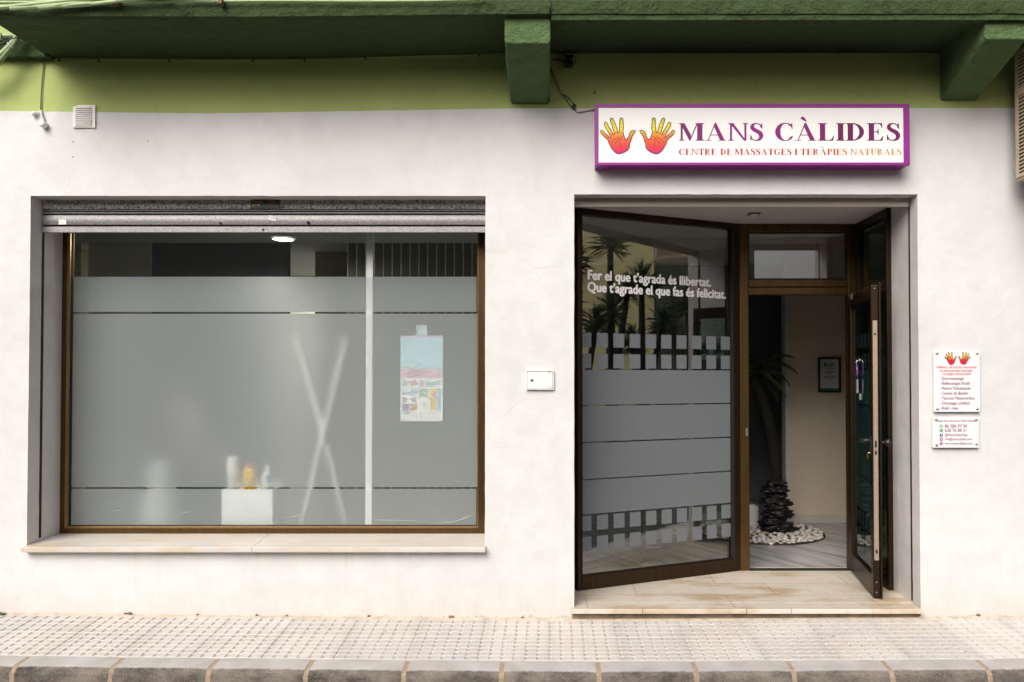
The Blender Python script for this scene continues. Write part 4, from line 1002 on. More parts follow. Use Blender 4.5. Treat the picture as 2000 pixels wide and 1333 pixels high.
# black stand behind the angled panel
y = 1.18
bs = P(1275, 1102, y); o = thing("black_rack", (bs.x, y, IZ), "low black slatted rack standing behind the angled glass side panel", "rack")
w2 = .092
for sx in (-1, 1):
    m = MB(); m.box(bs.x + sx * (w2 - .012) - .011, bs.x + sx * (w2 - .012) + .011, y, y + .03, IZ, IZ + .52); m.build("upright", M_BLACK, o)
for zz, hh, dx in ((.035, .085, 0), (.13, .075, .006), (.26, .035, 0), (.40, .03, 0)):
    m = MB(); m.box(bs.x - w2 + dx, bs.x + w2 + dx, y - .01, y + .16, IZ + zz, IZ + zz + hh); m.build("tier", M_BLACK, o, bevel=.006)
m = MB(); m.box(bs.x - .055, bs.x + .06, y - .012, y - .010, IZ + .128, IZ + .131); m.build("pale_strip", M_PLAST, o)

# ================================================================= SHOP SIGN
SY = -.125
a = P(1162, 203, SY); b = P(1777.5, 322.8, SY); sx0, sx1, sz1, sz0 = a.x, b.x, a.z, b.z
sg = thing("shop_sign", ((sx0 + sx1) / 2, -.06, sz0), "purple framed light box sign reading MANS C\u00c0LIDES with two rainbow hands, above the entrance", "sign")
M_PURP = flat("purple_lacquer", (.27, .022, .25), .35, var=.06)
ix0, ix1, iz1, iz0 = X(1169.5, SY), X(1768.5, SY), Z(210.5, SY), Z(317.5, SY)
m = MB(); m.box(sx0 + .004, sx1 - .004, SY + .012, -.001, sz0 + .004, sz1 - .004)
q = [(sx0, sz0), (sx1, sz0), (sx1, sz1), (sx0, sz1)]; r_ = [(ix0, iz0), (ix1, iz0), (ix1, iz1), (ix0, iz1)]
for i in range(4):
    j = (i + 1) % 4; g = .0006
    m.prism([(q[i][0], SY, q[i][1]), (q[j][0], SY, q[j][1]), (r_[j][0], SY, r_[j][1]), (r_[i][0], SY, r_[i][1])], (0, .03, 0))
m.build("case", M_PURP, sg, bevel=.0015)
FYs = SY + .004
m = MB(); m.box(ix0 - .001, ix1 + .001, FYs, FYs + .006, iz0 - .001, iz1 + .001); SW = flat("sign_white", (.84, .84, .82), .35, var=.015); SWb = SW.node_tree.nodes["Principled BSDF"]; SWb.inputs["Emission Color"].default_value = (1, 1, .97, 1); SWb.inputs["Emission Strength"].default_value = .04  # faint emission added so the white face reads brighter
face = m.build("face", SW, sg)
def printmat(name, stops, axis, v0, v1, glow=0.0):
    m, nt, b_ = mk(name); g = N(nt, "ShaderNodeNewGeometry"); s = N(nt, "ShaderNodeSeparateXYZ"); nt.links.new(g.outputs["Position"], s.inputs[0])
    mr = N(nt, "ShaderNodeMapRange"); nt.links.new(s.outputs[axis], mr.inputs[0]); mr.inputs[1].default_value = v0; mr.inputs[2].default_value = v1
    rc = ramp(nt, mr.outputs[0], stops); nt.links.new(rc, b_.inputs["Base Color"]); nt.links.new(rc, b_.inputs["Emission Color"]); b_.inputs["Emission Strength"].default_value = glow; b_.inputs["Roughness"].default_value = .4; return m
M_T1 = printmat("title_print", [(0, (.15, .004, .11)), (.28, (.28, .0, .21)), (.55, (.24, .0, .18)), (.75, (.13, .0, .08)), (1, (.17, .0, .12))], 0, X(1327, SY), X(1763, SY))
M_T2 = printmat("subtitle_print", [(0, (.42, .01, .035)), (.45, (.45, .008, .008)), (.66, (.48, .045, .008)), (.78, (.56, .16, .01)), (1, (.62, .33, .04))], 0, X(1327, SY), X(1765, SY))
zt0, zt1 = Z(275, SY), Z(240.5, SY)
for s_, a_, b_ in (("MANS", 1326, 1495), ("C\u00c0LIDES", 1515, 1764)):
    m = MB(); serif(m, s_, (X(a_, SY), FYs, zt0), X(b_, SY) - X(a_, SY), zt1 - zt0); m.build("title_word", M_T1, face)
z0_, z1_ = Z(303, SY), Z(290.7, SY)
for s, xa_, xb_ in (("CENTRE", 1327, 1402), ("DE", 1408.5, 1432), ("MASSATGES", 1437, 1549), ("I", 1554.5, 1560.5), ("TER\u00c0PIES", 1566, 1658.5), ("NATURALS", 1664, 1765)):
    m = MB(); serif(m, s, (X(xa_, SY), FYs, z0_), X(xb_, SY) - X(xa_, SY), z1_ - z0_); m.build("subtitle_word", M_T2, face)
# the two hands (outline read off the sign, in its own print units)
HAND = [(310, 715), (250, 655), (190, 600), (155, 555), (148, 515), (172, 498), (205, 515), (240, 560), (300, 605), (335, 650), (355, 655), (362, 640), (345, 600), (310, 530), (265, 455), (232, 385), (230, 345), (255, 322), (290, 345), (330, 430), (385, 505), (418, 575), (440, 585), (450, 565), (435, 520), (400, 390), (360, 285), (362, 250), (388, 236), (420, 250), (445, 300), (490, 410), (515, 500), (530, 545), (548, 550), (558, 500), (565, 400), (568, 290), (575, 250), (605, 232), (635, 250), (642, 320), (648, 440), (640, 550), (670, 640), (690, 685), (710, 695), (730, 685), (770, 620), (785, 560), (825, 515), (880, 500), (912, 518), (890, 550), (850, 610), (820, 680), (815, 720), (785, 780), (780, 850), (755, 910), (715, 945), (640, 985), (560, 1010), (500, 1000), (450, 960), (400, 910), (370, 850), (330, 780)]
CREASE = [[(380, 775), (430, 720), (500, 665), (555, 635)], [(470, 780), (520, 730), (570, 660), (635, 633)], [(595, 675), (570, 720), (575, 790), (605, 885)], [(320, 500), (350, 505)], [(440, 440), (470, 445)], [(595, 437), (620, 437)], [(400, 350), (430, 350)], [(580, 347), (615, 347)], [(575, 540), (620, 540)], [(470, 555), (520, 550)], [(385, 600), (420, 595)], [(255, 625), (272, 632)]]
def hands(parent, cx0, cy0, k, yy, hm, lm, lw, mids):
    for mir in (False, True):
        def T(p):
            x = p[0] if not mir else 2 * 957 - p[0]
            return Vector((X(cx0 + x / k, yy), yy, Z(cy0 + p[1] / k, yy)))
        pts = []
        L = HAND; nn = len(L)
        for i in range(nn):
            p0, p1, p2, p3 = L[i - 1], L[i], L[(i + 1) % nn], L[(i + 2) % nn]
            for t in (0, .5): pts.append(tuple(.5 * ((2 * p1[d]) + (-p0[d] + p2[d]) * t + (2 * p0[d] - 5 * p1[d] + 4 * p2[d] - p3[d]) * t * t + (-p0[d] + 3 * p1[d] - 3 * p2[d] + p3[d]) * t ** 3) for d in (0, 1)))
        W = [T(p) + Vector((0, -.0008, 0)) for p in pts]
        m = MB(); m.prism(W, (0, .0006, 0)); h = m.build("hand_print", hm, parent)
        m = MB(); m.tube([p + Vector((0, -.0012, 0)) for p in W + W[:1]], lw, 4)
        for c in (CREASE if mids else CREASE[:3]): m.tube([T(p) + Vector((0, -.0014, 0)) for p in c], lw * .45, 4)
        m.build("outline", lm, h)
M_HAND = printmat("hand_gradient_print", [(0, (.62, .0, .16)), (.18, (.70, .03, .05)), (.42, (.75, .13, .02)), (.56, (.80, .32, .01)), (.68, (.85, .68, .0)), (.88, (.84, .70, .0)), (.97, (.30, .55, .05))], 2, Z(300, SY), Z(231, SY))
M_OUT = flat("plum_outline", (.10, .01, .06), .5)
hands(face, 1160, 210, 11.11, FYs - .0003, M_HAND, M_OUT, .0022, True)

# ================================================================= ACRYLIC PLAQUES
def plaque(x0, y0, x1, y1, label, screws):
    yy = -.022; a = P(x0, y0, yy); b = P(x1, y1, yy)
    o = thing("wall_plaque", ((a.x + b.x) / 2, -.01, b.z), label, "plaque", "acrylic plaques right of the entrance")
    m = MB(); m.box(a.x, b.x, yy, yy + .005, b.z, a.z); pl = m.build("panel", flat("white_acrylic", (.80, .79, .81), .15, var=.01), o, bevel=.001)
    for (sx, sy) in screws:
        c = P(sx, sy, yy); m = MB(); m.lathe((c.x, yy - .006, c.z), [(0, 0), (.006, .0005), (.0085, .003), (.0085, .0059)], 14, 'Y'); m.lathe((c.x, yy + .005, c.z), [(.006, 0), (.006, .017)], 10, 'Y'); m.build("standoff_screw", M_STEEL, o)
    return o, pl, yy
o, pl, yy = plaque(1823, 686, 1914.5, 805, "upper white acrylic plaque with two hands and a handwritten list of massages", ((1829.5, 690.5), (1908, 690.5), (1830.5, 799), (1908.5, 799)))
RED = flat("crimson_print", (.62, .03, .07), .5); VIO = flat("purple_print", (.19, .015, .16), .5)
M_HAND2 = printmat("small_hand_gradient_print", [(0, (.62, .0, .1)), (.35, (.68, .03, .03)), (.52, (.80, .25, .01)), (.66, (.85, .60, .0)), (1, (.84, .66, .0))], 2, Z(712, yy), Z(688, yy), glow=0)
hands(pl, 1840.5, 681.2, 32.3, yy, M_HAND2, M_OUT, .0012, False)
def line(mb, s, xl, xr, yb, size, **k):
    text_mb(mb, s, (X(xl, yy), yy - .0006, Z(yb, yy)), (1, 0, 0), (0, 0, 1), width=X(xr, yy) - X(xl, yy), size=size, lift=0, **k)
for s, xl, xr, yb in (("Allibera\u2019t de l\u2019estr\u00e9s emocional,", 1828.5, 1908, 719.8), ("la sobrec\u00e0rrega muscular", 1836, 1900.5, 726.6), ("i la fatiga mental amb:", 1839.5, 1897, 733)): 
    m = MB(); line(m, s, xl, xr, yb, .0235, shear=.25, bold=.008); m.build("red_line", RED, pl)
for i, (s, xr) in enumerate((("- Quiromassatge", 1882), ("- Reflexologia Podal", 1894), ("- Pedres Volc\u00e0niques", 1895.5), ("- Canyes de Bamb\u00fa", 1890.5), ("- T\u00e9cnica Metam\u00f2rfica", 1902.5), ("- Drenatge Limf\u00e0tic", 1894.5), ("- Reiki i m\u00e9s", 1870.5))):
    m = MB(); line(m, s, 1834.5, xr, 742.2 + i * 9.68, .027, shear=.22, bold=.01); m.build("purple_line", VIO, pl)
o, pl, yy = plaque(1821, 815, 1912.5, 875, "lower white acrylic plaque with phone numbers and web addresses", ((1827.5, 820), (1906.5, 820), (1829, 869.5), (1907, 867.5)))
for s, xl, xr, yb, sz in (("Sessi\u00f3 amb cita pr\u00e8via. Horari flexible.", 1829, 1906, 824.2, .020), ("86 580 97 90", 1844.5, 1888, 835.8, .029), ("628 76 88 21", 1844.5, 1886, 844, .029), ("@MansCalidesPego", 1844.5, 1889, 852, .021), ("info@manscalides.com", 1844.5, 1897.5, 860.2, .021), ("www.manscalides.com", 1844.5, 1897.5, 868.6, .021)):
    m = MB(); line(m, s, xl, xr, yb, sz, bold=.004); m.build("purple_line", VIO, pl)
for (cy, c_, nm) in ((833, (.10, .45, .18), "green"), (841.5, (.02, .36, .06), "phone_green"), (850.6, (.02, .04, .20), "navy"), (858.6, (.30, .02, .10), "wine"), (866.8, (.30, .02, .14), "plum")):
    c = P(1838.3, cy, yy); m = MB(); m.lathe((c.x, yy - .0006, c.z), [(0, 0), (.0105, 0)], 16, 'Y'); ic = m.build("icon", flat("icon_" + nm, c_, .5), pl)
    m = MB(); k = .0012
    if nm == "green": m.box(c.x - .0045, c.x + .0045, yy - k, yy - .0008, c.z - .0025, c.z + .0035); m.box(c.x - .006, c.x + .006, yy - k, yy - .0008, c.z - .005, c.z - .0035)
    elif nm == "phone_green": m.tube([(c.x - .004, yy - k, c.z + .005), (c.x - .0035, yy - k, c.z), (c.x, yy - k, c.z - .0035), (c.x + .005, yy - k, c.z - .004)], .0016, 5)
    elif nm == "navy": text_mb(m, "f", (c.x - .002, yy - k, c.z - .008), (1, 0, 0), (0, 0, 1), size=.022, bold=.03, lift=0)
    elif nm == "wine": m.box(c.x - .0055, c.x + .0055, yy - k, yy - .0008, c.z - .0035, c.z + .0035)
    else:
        m.tube([(c.x + .006 * math.cos(t * .6283), yy - k, c.z + .006 * math.sin(t * .6283)) for t in range(11)], .0009, 4); m.box(c.x - .006, c.x + .006, yy - k, yy - .0008, c.z - .0006, c.z + .0006)
    m.build("symbol", M_WHITE, ic)

# ================================================================= SMALL WALL THINGS
# letter box
yy = -.018
a = P(1028, 724, yy); b = P(1081.5, 761.5, yy)
lb = thing("meter_cabinet", ((a.x + b.x) / 2, 0, b.z), "small white wall cabinet with a round lock between the shop window and the entrance", "wall cabinet")
m = MB(); t = .004; m.box(a.x, b.x, yy + .004, -.0005, b.z, a.z)
m.box(a.x, a.x + t, yy, yy + .004, b.z, a.z).box(b.x - t * 1.4, b.x, yy, yy + .004, b.z, a.z).box(a.x + t, b.x - t * 1.4, yy, yy + .004, b.z, b.z + t).box(a.x + t, b.x - t * 1.4, yy, yy + .004, a.z - t, a.z)
m.build("casing", M_PLAST, lb)
m = MB(); q0, q1 = a.x + t + .0022, b.x - t * 1.4 - .0035; w0, w1 = b.z + t + .0015, a.z - t - .0035; nx = q1 - .024; nh = .011
m.prism([(q0, yy + .0005, w0), (nx, yy + .0005, w0), (nx, yy + .0005, w0 + nh), (q1, yy + .0005, w0 + nh), (q1, yy + .0005, w1 - nh), (nx, yy + .0005, w1 - nh), (nx, yy + .0005, w1), (q0, yy + .0005, w1)], (0, .003, 0)); dr = m.build("door", M_PLAST, lb)
m = MB(); m.box(q0 - .002, q1 + .002, yy + .0035, yy + .0042, w0 - .0012, w1 + .003); m.build("shadow_gap", flat("brown_gap", (.18, .13, .09), .9), lb)
for zc_ in (w0, w1 - nh + .0008):
    m = MB(); m.box(nx + .003, q1, yy + .0008, yy + .0036, zc_ + .0008, zc_ + nh - .002); m.build("hinge", M_PLAST, lb)
c = P(1038.8, 742.8, yy); m = MB(); m.lathe((c.x, yy - .003, c.z), [(0, .001), (.006, 0), (.0095, .001), (.0095, .004)], 16, 'Y'); lk = m.build("lock", M_STEEL, dr)
m = MB(); m.lathe((c.x, yy - .0042, c.z), [(0, .0), (.0045, .0005), (.0045, .002)], 12, 'Y'); m.build("keyhole", M_BLACK, lk)
# vent grille
yy = -.012; a = P(142.5, 205.5, yy); b = P(185.5, 249.5, yy)
vg = thing("vent_grille", ((a.x + b.x) / 2, 0, b.z), "square white plastic vent grille with a chipped corner across the paint line", "vent")
m = MB(); fr_ = .014; ch = .028
m.prism([(a.x, yy, b.z), (b.x, yy, b.z), (b.x, yy, a.z), (a.x + ch, yy, a.z), (a.x + ch - .008, yy, a.z - .008), (a.x + .014, yy, a.z - .006), (a.x + .008, yy, a.z - .012), (a.x, yy, a.z - .008)], (0, .0115, 0)); m.build("plate", M_PLAST, vg, bevel=.0015)
m = MB(); k = 10; z0, z1 = b.z + .016, a.z - .016
for i in range(k):
    zz = z0 + (z1 - z0) * i / (k - 1); m.add([(a.x + .016, yy - .007, zz - .005), (b.x - .02, yy - .007, zz - .005), (b.x - .02, yy - .0005, zz + .004), (a.x + .016, yy - .0005, zz + .004), (a.x + .016, yy - .0005, zz - .005), (b.x - .02, yy - .0005, zz - .005)], [(0, 1, 2, 3), (0, 4, 5, 1), (0, 3, 4), (1, 5, 2)])
m.build("louvre", M_PLAST, vg)
m = MB(); m.add([(a.x + .016, yy - .0008, z0 - .005), (b.x - .02, yy - .0008, z0 - .005), (b.x - .02, yy - .0008, z1 + .004), (a.x + .016, yy - .0008, z1 + .004)], [(0, 1, 2, 3)]); m.build("slot_backing", flat("tan_slot", (.50, .41, .33), .9), vg)  # plain tan sheet between the louvres
# disused lamp cable with white cap
M_CG = flat("green_painted_cable", (.16, .24, .10), .5); M_CW = flat("white_painted_cable", (.68, .65, .60), .5)
o = thing("wall_cable", P(80, 222, -.01), "thin cable dropping down the green band to white capped fittings at the left", "cable")
m = MB(); m.tube([P(a_, b_, -.010) for a_, b_ in ((86, 112), (84.5, 135), (82, 160), (80, 190), (79.5, 218))], .0035, 6); m.build("cable", flat("brown_cable", (.16, .13, .06), .6), o)
m = MB(); m.tube([P(a_, b_, -.014) for a_, b_ in ((79.5, 216), (80.5, 224), (84, 232), (87, 240), (86, 246))], .0075, 8); m.tube([P(a_, b_, -.014) for a_, b_ in ((80, 221), (74, 220), (68, 221))], .006, 8); m.build("white_cable", M_CW, o)
c = P(82.5, 242.5, -.03); m = MB(); m.lathe((c.x, -.042, c.z), [(0, 0), (.018, 0), (.021, .004), (.021, .04)], 18, 'Y'); m.build("round_cap", M_PLAST, o)
c = P(65, 222.5, -.02); m = MB(); m.lathe((c.x, -.03, c.z), [(0, 0), (.012, .001), (.014, .008), (.010, .028)], 14, 'Y'); m.build("small_cap", M_PLAST, o)
# cable along the soffit line and around the bracket
o = thing("soffit_cable", P(560, 118, -.006), "thin green painted cable clipped along the top of the green band", "cable")
m = MB(); m.tube([P(a_, b_ + 1.2 * math.sin(a_ * .05), -.006) for a_, b_ in ((96, 116), (150, 117), (220, 118), (330, 119), (450, 119), (560, 118), (650, 116), (740, 113.5), (830, 110.5), (900, 107.5), (985, 106))], .0032, 6); m.build("cable", M_BAND, o)
for a_, b_ in ((116, 117), (193, 119), (331, 119), (494, 119), (595, 118), (714, 114.5), (936, 107)):
    m = MB(); c = P(a_, b_, -.006); m.box(c.x - .004, c.x + .004, -.012, 0.002, c.z - .008, c.z + .006); m.build("clip", M_DGRN, o)
o = thing("bracket_cable", P(1035, 207, -.006), "thin green cable looping under the foot of the middle bracket", "cable")
m = MB(); m.tube([P(a_, b_, -.008) for a_, b_ in ((994, 190), (994.5, 198), (997.5, 204), (1003, 206.5), (1015, 206.8), (1030, 205.8), (1045, 207.5), (1060, 207.2), (1070, 206), (1074.5, 202), (1076, 194), (1076.5, 186))], .004, 6); m.build("cable", M_BAND, o)
# black sensor beside the bracket
yy = -.05; o = thing("security_sensor", P(1111, 128, 0), "black box sensor with looped cable right of the middle bracket", "sensor")
a = P(1103.5, 106.5, yy); b = P(1119, 127.5, yy); m = MB(); m.box(a.x, b.x, yy, .002, b.z, a.z); m.build("housing", M_BLACK, o, bevel=.006)
c = P(1115, 115.5, yy - .004); m = MB(); m.blob((c.x, c.y, c.z), (.004, .003, .004), 0, 0, 1); m.build("lens", M_STEEL, o)
m = MB(); m.tube([P(a_, b_, -.03) for a_, b_ in ((1078, 30), (1083, 55), (1086, 70), (1087, 85), (1090, 95), (1097, 105), (1104, 110))], .0035, 6)
m.tube([P(a_, b_, -.012) for a_, b_ in ((1079, 118), (1086, 116.5), (1094, 118), (1104, 121))], .004, 6)
m.tube([P(a_, b_, -.03) for a_, b_ in ((1117, 107), (1123, 111), (1125, 118), (1122, 124), (1117, 127))], .0035, 6); m.build("cable", M_BLACK, o)
m = MB(); m.tube([P(1074, 0, -.575), P(1074.5, 24, -.575), P(1075.5, 30, -.55), P(1078, 36, -.50), P(1081, 60, -.2)], .005, 6)
tag(m.build("hanging_cable", M_BLACK), "thin black cable running down the slab nose at the middle bracket", "cable")
o = thing("sign_wiring", P(1125, 212, 0), "frayed supply wires running from the bracket to the purple sign", "wiring")
m = MB(); m.tube([P(a_, b_, -.010) for a_, b_ in ((1076, 134), (1081, 145), (1088, 160), (1094, 174), (1098, 184))], .0065, 7); m.build("conduit", flat("olive_conduit", (.30, .30, .09), .5), o)
m = MB(); m.tube([P(a_, b_, -.010) for a_, b_ in ((1098, 184), (1108, 189), (1115, 196), (1119, 204), (1121, 212), (1126, 218))], .003, 6); m.build("blue_wire", flat("blue_wire", (.03, .10, .16), .5), o)
m = MB(); m.tube([P(a_, b_, -.010) for a_, b_ in ((1099, 185), (1106, 195), (1112, 204), (1118, 211), (1122, 214))], .0025, 6); m.blob(tuple(P(1121, 208, -.015)), (.012, .010, .016), .8, 3, 2, 3); m.build("brown_wire", flat("brown_wire", (.07, .03, .02), .6), o)
m = MB(); m.tube([P(a_, b_, -.012) for a_, b_ in ((1126, 218.5), (1135, 218), (1148, 215.5), (1161, 213.5))], .0035, 6); m.tube([P(a_, b_, -.012) for a_, b_ in ((1126, 216.5), (1138, 216), (1161, 212))], .0025, 6); m.blob(tuple(P(1135, 217, -.014)), (.006, .006, .01), 0, 1, 1); m.build("white_wire", M_CW, o)
# air conditioner at the right edge
ya, yb = -.12, -.72; xA = (P(1984, 350, ya)).x; zA = P(1984, 350, ya).z; zT_ = zA + .78
ac = thing("air_conditioner", (xA + .2, (ya + yb) / 2, zA), "beige louvred air conditioner unit hung on the wall at the right edge", "air conditioner")
M_AC = flat("aged_beige_enamel", (.50, .40, .29), .45, var=.12, vs=10)
m = MB(); m.box(xA + .006, xA + .34, yb, ya, zA, zT_); m.build("body", M_BLACK, ac)
def side(mb, y0, y1, z0, z1): mb.box(xA - .002, xA + .006, y0, y1, z0, z1)
m = MB(); fr_ = .032; zm = zA + .50
side(m, yb, yb + fr_, zA, zT_); side(m, ya - fr_, ya, zA, zT_); side(m, yb + fr_, ya - fr_, zA, zA + .022); side(m, yb + fr_, ya - fr_, zT_ - .03, zT_); side(m, yb + fr_, ya - fr_, zm, zm + .045); side(m, -.30, -.275, zA + .022, zm); m.build("side_frame", M_AC, ac, bevel=.002)
m = MB(); z = zA + .034
while z < zT_ - .04:
    if not (zm - .012 < z < zm + .05): m.box(xA - .001, xA + .008, yb + fr_, ya - fr_, z, z + .0085)
    z += .0225
m.build("louvre", M_AC, ac)
m = MB(); m.box(xA + .006, xA + .34, yb, ya, zA - .014, zA - .001); m.build("base_pan", M_AC, ac)
m = MB(); m.tube([(xA + .03, ya - .05, zA - .012), (xA + .04, ya - .05, zA - .05), (xA + .08, ya - .03, zA - .06), (xA + .5, -.02, zA - .06)], .008, 6); m.build("drain_hose", M_BLACK, ac)
# cables on the slab nose and at the left corner
o = thing("cable_bundle", P(200, 10, -.6), "twisted bundle of green painted cables along the slab nose at top left", "cable bundle")
yy = -.60; M_CL = flat("light_green_cable", (.36, .47, .24), .45)
for pts, r_ in ((((-60, 22), (0, 15), (60, 9), (120, 3), (180, -3), (260, -8)), .011), (((-60, 16), (0, 13), (100, 12), (170, 3), (260, -3), (330, -8)), .010), (((-60, 8), (0, 5), (60, 5), (120, 2), (220, -2), (300, -9)), .009), (((20, 17), (80, 13), (140, 7), (200, 0), (260, -6)), .010), (((75, 16), (120, 12), (190, 6), (240, 1), (300, -5)), .010), (((120, 13), (170, 10), (220, 4), (290, -3), (420, -8)), .010)):
    m = MB(); m.tube([P(a_, b_, yy - .012 * math.sin(a_ * .03)) for a_, b_ in pts], r_, 8); m.build("cable", M_CL, o)
m = MB(); m.tube([P(a_, b_, -.585) for a_, b_ in ((150, -2), (260, 2.5), (400, 3), (560, 2), (700, 3), (840, 2), (960, -1))], .006, 6); m.build("cable", M_CL, o)
for a_ in (225, 431): m = MB(); c = P(a_, 6, -.60); m.box(c.x - .012, c.x + .010, -.612, -.565, c.z - .006, c.z + .03); m.build("clip", flat("rusty_clip", (.16, .09, .05), .7), o)
o = thing("corner_cables", P(20, 90, -.1), "pair of green and pale cables strapped together at the left corner under the slab", "cable bundle")
for pts, r_, mm in ((((-60, 150), (-20, 125), (10, 98), (20, 88), (30, 75), (36, 60)), .014, M_CL), (((-50, 160), (-10, 133), (12, 105), (26, 90), (34, 76), (42, 60)), .014, M_CG)):
    m = MB(); m.tube([P(a_, b_, -.12) for a_, b_ in pts], r_, 8); m.build("cable", mm, o)
m = MB(); m.tube([P(15, 84, -.14), P(20, 91, -.145), P(27, 95, -.14)], .007, 8); m.build("strap", flat("grey_strap", (.3, .3, .26), .6), o)
m = MB(); m.tube([P(a_, b_, -.13) for a_, b_ in ((-60, 122), (0, 88), (18, 78), (40, 73))], .005, 6); m.tube([P(a_, b_, -.13) for a_, b_ in ((-60, 112), (0, 80), (14, 75), (40, 72))], .004, 6); m.build("black_cable", M_BLACK, o)
m = MB(); m.tube([P(-60, 70, -.1), P(2, 70, -.1), P(40, 70, -.1)], .010, 8); m.box(P(1, 70, -.1).x, P(5, 70, -.1).x, -.12, -.05, Z(78, -.1), Z(67, -.1)); m.build("clipped_pipe", M_CL, o)
# leftover wall plugs
m = MB()
for a_, b_ in ((142.5, 277.5), (142.5, 307), (288.5, 276)):
    c = P(a_, b_, -.001); m = MB(); m.lathe((c.x, -.003, c.z), [(0, 0), (.004, .0005), (.005, .003)], 8, 'Y')
    tag(m.build("wall_plug", flat("brown_plug", (.30, .20, .13), .8)), {277.5: "upper brown wall plug below the vent grille", 307: "lower brown wall plug below the vent grille", 276: "brown wall plug on the white wall right of the vent grille"}[b_], "wall plug")
c = P(1161.5, 181, -.002); m = MB(); m.lathe((c.x, -.008, c.z), [(0, 0), (.008, .001), (.009, .008)], 12, 'Y'); tag(m.build("wall_plug", flat("olive_plug", (.2, .2, .06), .8)), "green painted plug on the band above the purple sign's left end", "wall plug")
for i, (a_, s_) in enumerate(((245, .012), (253, .018), (385, .008), (501, .010), (560, .007), (720, .011), (882, .020), (1020, .008), (1330, .010), (1912, .016))):
    c = P(a_, 1203, -.01); m = MB(); m.blob((c.x, -.008, zbase(c.x) + .010), (s_, .006, s_ * .55), .8, i, 1, 2.5)
    tag(m.build("plaster_crumb", flat("brown_crumb", (.22, .14, .08), .95, var=.4)), "brown plaster crumb at the wall foot " + ["below the left end of the window sill", "just right of the sill's left end", "below the shop window's left third", "below the joint of the window sill", "slightly right of the sill joint", "below the shop window's right third", "below the sill's right end, largest of all", "below the small white wall cabinet", "under the doorstep's edge, left of its joint", "below the plaques at the far right"][i], "crumb", "broken plaster bits along the foot of the wall")
# small weed at the foot of the wall, far left
c = Vector((X(2, -.03, 1204), -.03, gz(X(2), .03))); m = MB(); rw = random.Random(4)
for i in range(26):
    a_ = rw.random() * 6.28; l = rw.uniform(.01, .028); q = c + Vector((rw.uniform(-.02, .02), rw.uniform(-.01, .01), 0)); d = Vector((math.cos(a_), math.sin(a_), .5)) * l; s = Vector((-math.sin(a_), math.cos(a_), 0)) * l * .3
    m.add([q, q + d * .5 + s, q + d, q + d * .5 - s], [(0, 1, 2, 3)])
tag(m.build("weed", flat("weed_leaf", (.05, .11, .03), .6)), "tiny green weed at the foot of the wall at the far left", "weed")
# leaves and bits on the pavement
ML = flat("dry_leaf", (.12, .09, .07), .8)
for i, (a_, b_, s_) in enumerate(((1628, 1243.5, .012), (1887, 1273, .011), (753, 1234, .010), (738, 1272.5, .006), (1157, 1216.5, .006))):
    d = ray(a_, b_); t = (-.02 - CAM.z) / d.z
    for _ in range(4): p = CAM + d * t; t = (gz(p.x, -p.y) + .004 - CAM.z) / d.z
    p = CAM + d * t; m = MB(); an = i * 1.3 - .4; ux, uy = math.cos(an) * s_, math.sin(an) * s_
    m.add([(p.x - ux, p.y - uy, p.z), (p.x + uy * .4, p.y - ux * .4, p.z + .004), (p.x + ux, p.y + uy, p.z + .002), (p.x - uy * .4, p.y + ux * .4, p.z + .005)], [(0, 1, 2, 3)])
    tag(m.build("dry_leaf", ML), ("dark leaf scrap on the paving below the open door", "small dark scrap on the paving near the kerb at the far right", "thin dry leaf on the paving below the shop window's right half", "tiny dark speck near the kerb below the shop window", "tiny dark speck on the paving by the left end of the doorstep")[i], "leaf", "scraps on the pavement")

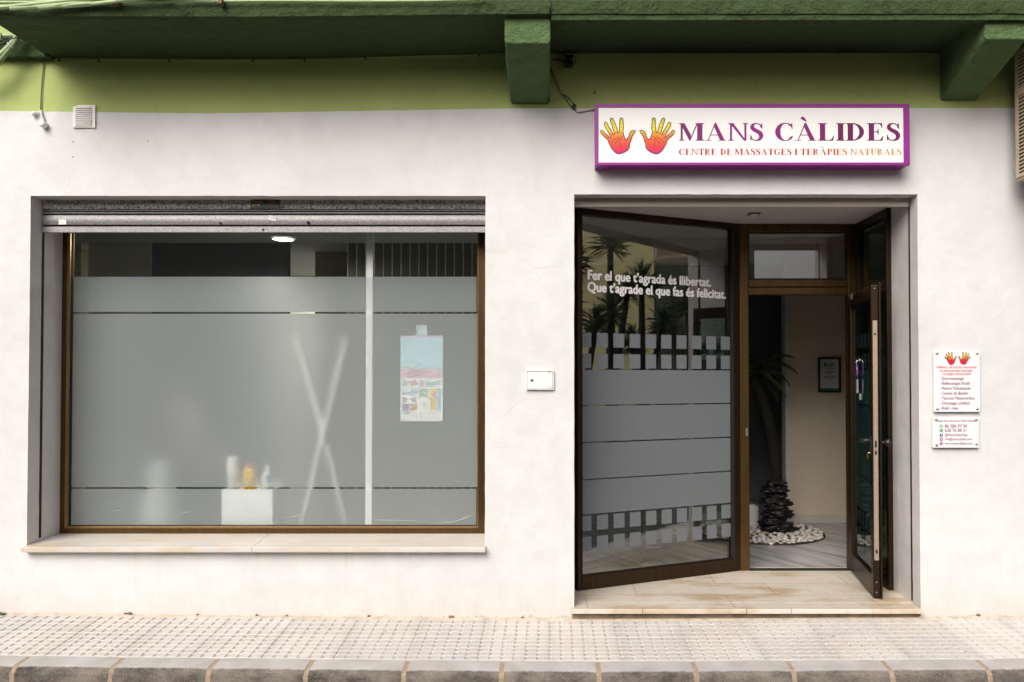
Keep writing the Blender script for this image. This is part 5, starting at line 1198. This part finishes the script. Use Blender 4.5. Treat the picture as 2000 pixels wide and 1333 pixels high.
# ================================================================= ACROSS THE STREET (seen only in the glass)
M_YEL = plaster("yellow_render", (.82, .73, .38), bstr=.3)
yb_ = thing("yellow_building", (14, -12, -.05), "yellow rendered building across the street, mirrored in the angled glass panel", "building")
m = MB(); m.box(14, 30, -24, -8.0, -.1, 7.5); m.build("wall", M_YEL, yb_)
m = MB(); m.box(13.8, 30.1, -24.1, -7.8, 7.5, 7.8); m.build("roof", M_DGRN, yb_)
for i in range(4):
    yw = -12.6 - i * 3.4
    for z in (1.0, 4.6):
        m = MB(); m.box(13.94, 14, yw, yw + 1.1, z, z + 1.5); wf = m.build("window", M_WHITE, yb_)
        m = MB(); m.box(13.93, 13.94, yw + .07, yw + 1.03, z + .07, z + 1.43); m.build("pane", M_BLACK, wf)
M_YUC = flat("yucca_leaf", (.09, .14, .03), .45, var=.4, vs=6)
def yucca(x, y, heads, label, seed):
    o = thing("yucca_tree", (x, y, -.05), label, "yucca tree", "yuccas across the street"); rr = random.Random(seed)
    tr = MB(); cr = MB()
    for (dx, dy, h, r_) in heads:
        tr.tube([(x, y, -.05), (x + dx * .3, y + dy * .3, h * .5), (x + dx, y + dy, h)], [.13, .09, .06], 8)
        for i in range(150):
            a = rr.random() * 6.283; e = rr.uniform(-.7, 1.5); l = r_ * rr.uniform(.7, 1.1)
            d = Vector((math.cos(a) * math.cos(e), math.sin(a) * math.cos(e), math.sin(e))); s = d.cross(Vector((0, 0, 1)))
            s = s.normalized() * .02 if s.length > .01 else Vector((.02, 0, 0)); q = Vector((x + dx, y + dy, h + rr.uniform(-.15, .15)))
            cr.add([q - s, q + s, q + d * l * .6 + s * .7, q + d * l - Vector((0, 0, .1 * l)), q + d * l * .6 - s * .7], [(0, 1, 2, 3, 4)])
    tr.build("trunk", M_TRUNK, o); cr.build("crown", M_YUC, o)
yucca(8.9, -6.5, ((-.3, 0, 3.9, .55), (.3, .2, 2.6, .5), (-.1, -.3, 3.1, .5)), "tall yucca mirrored at the left of the angled panel", 1)
yucca(9.7, -6.3, ((0, 0, 4.4, .55), (.5, .1, 3.4, .5), (-.2, .2, 2.9, .5)), "tallest yucca mirrored beside the vinyl lettering", 2)
yucca(10.6, -6.1, ((0, 0, 3.6, .6), (.4, .3, 2.7, .5), (-.4, 0, 2.3, .45)), "broad yucca mirrored in the middle of the angled panel", 3)
yucca(11.9, -5.7, ((0, 0, 3.2, .6), (.3, -.3, 2.3, .5)), "lower yucca mirrored near the right of the angled panel", 4)
fb = thing("cream_building", (-12, -12.5, -.05), "plain sandy rendered building across the street, faintly mirrored in the shop window", "building")
m = MB(); m.box(-30, 5, -18, -12.5, -.1, 5.2); m.build("wall", flat("sandy_render", (.34, .31, .26), .9), fb); m = MB(); m.box(-30.1, 5.1, -18.1, -12.3, 5.2, 5.4); m.build("roof", M_DARK, fb)
rl = thing("street_railing", (10, -7.6, -.05), "dark metal railing along the far pavement, mirrored low in the glass", "railing")
m = MB(); m.tube([(6, -7.6, 1.0), (16, -7.6, 1.0)], .025, 6); m.tube([(6, -7.6, .15), (16, -7.6, .15)], .02, 6); m.build("rail", M_BLACK, rl)
for i in range(34): m = MB(); m.tube([(6 + i * .3, -7.6, -.05), (6 + i * .3, -7.6, 1.0)], .012, 5); m.build("baluster", M_BLACK, rl)
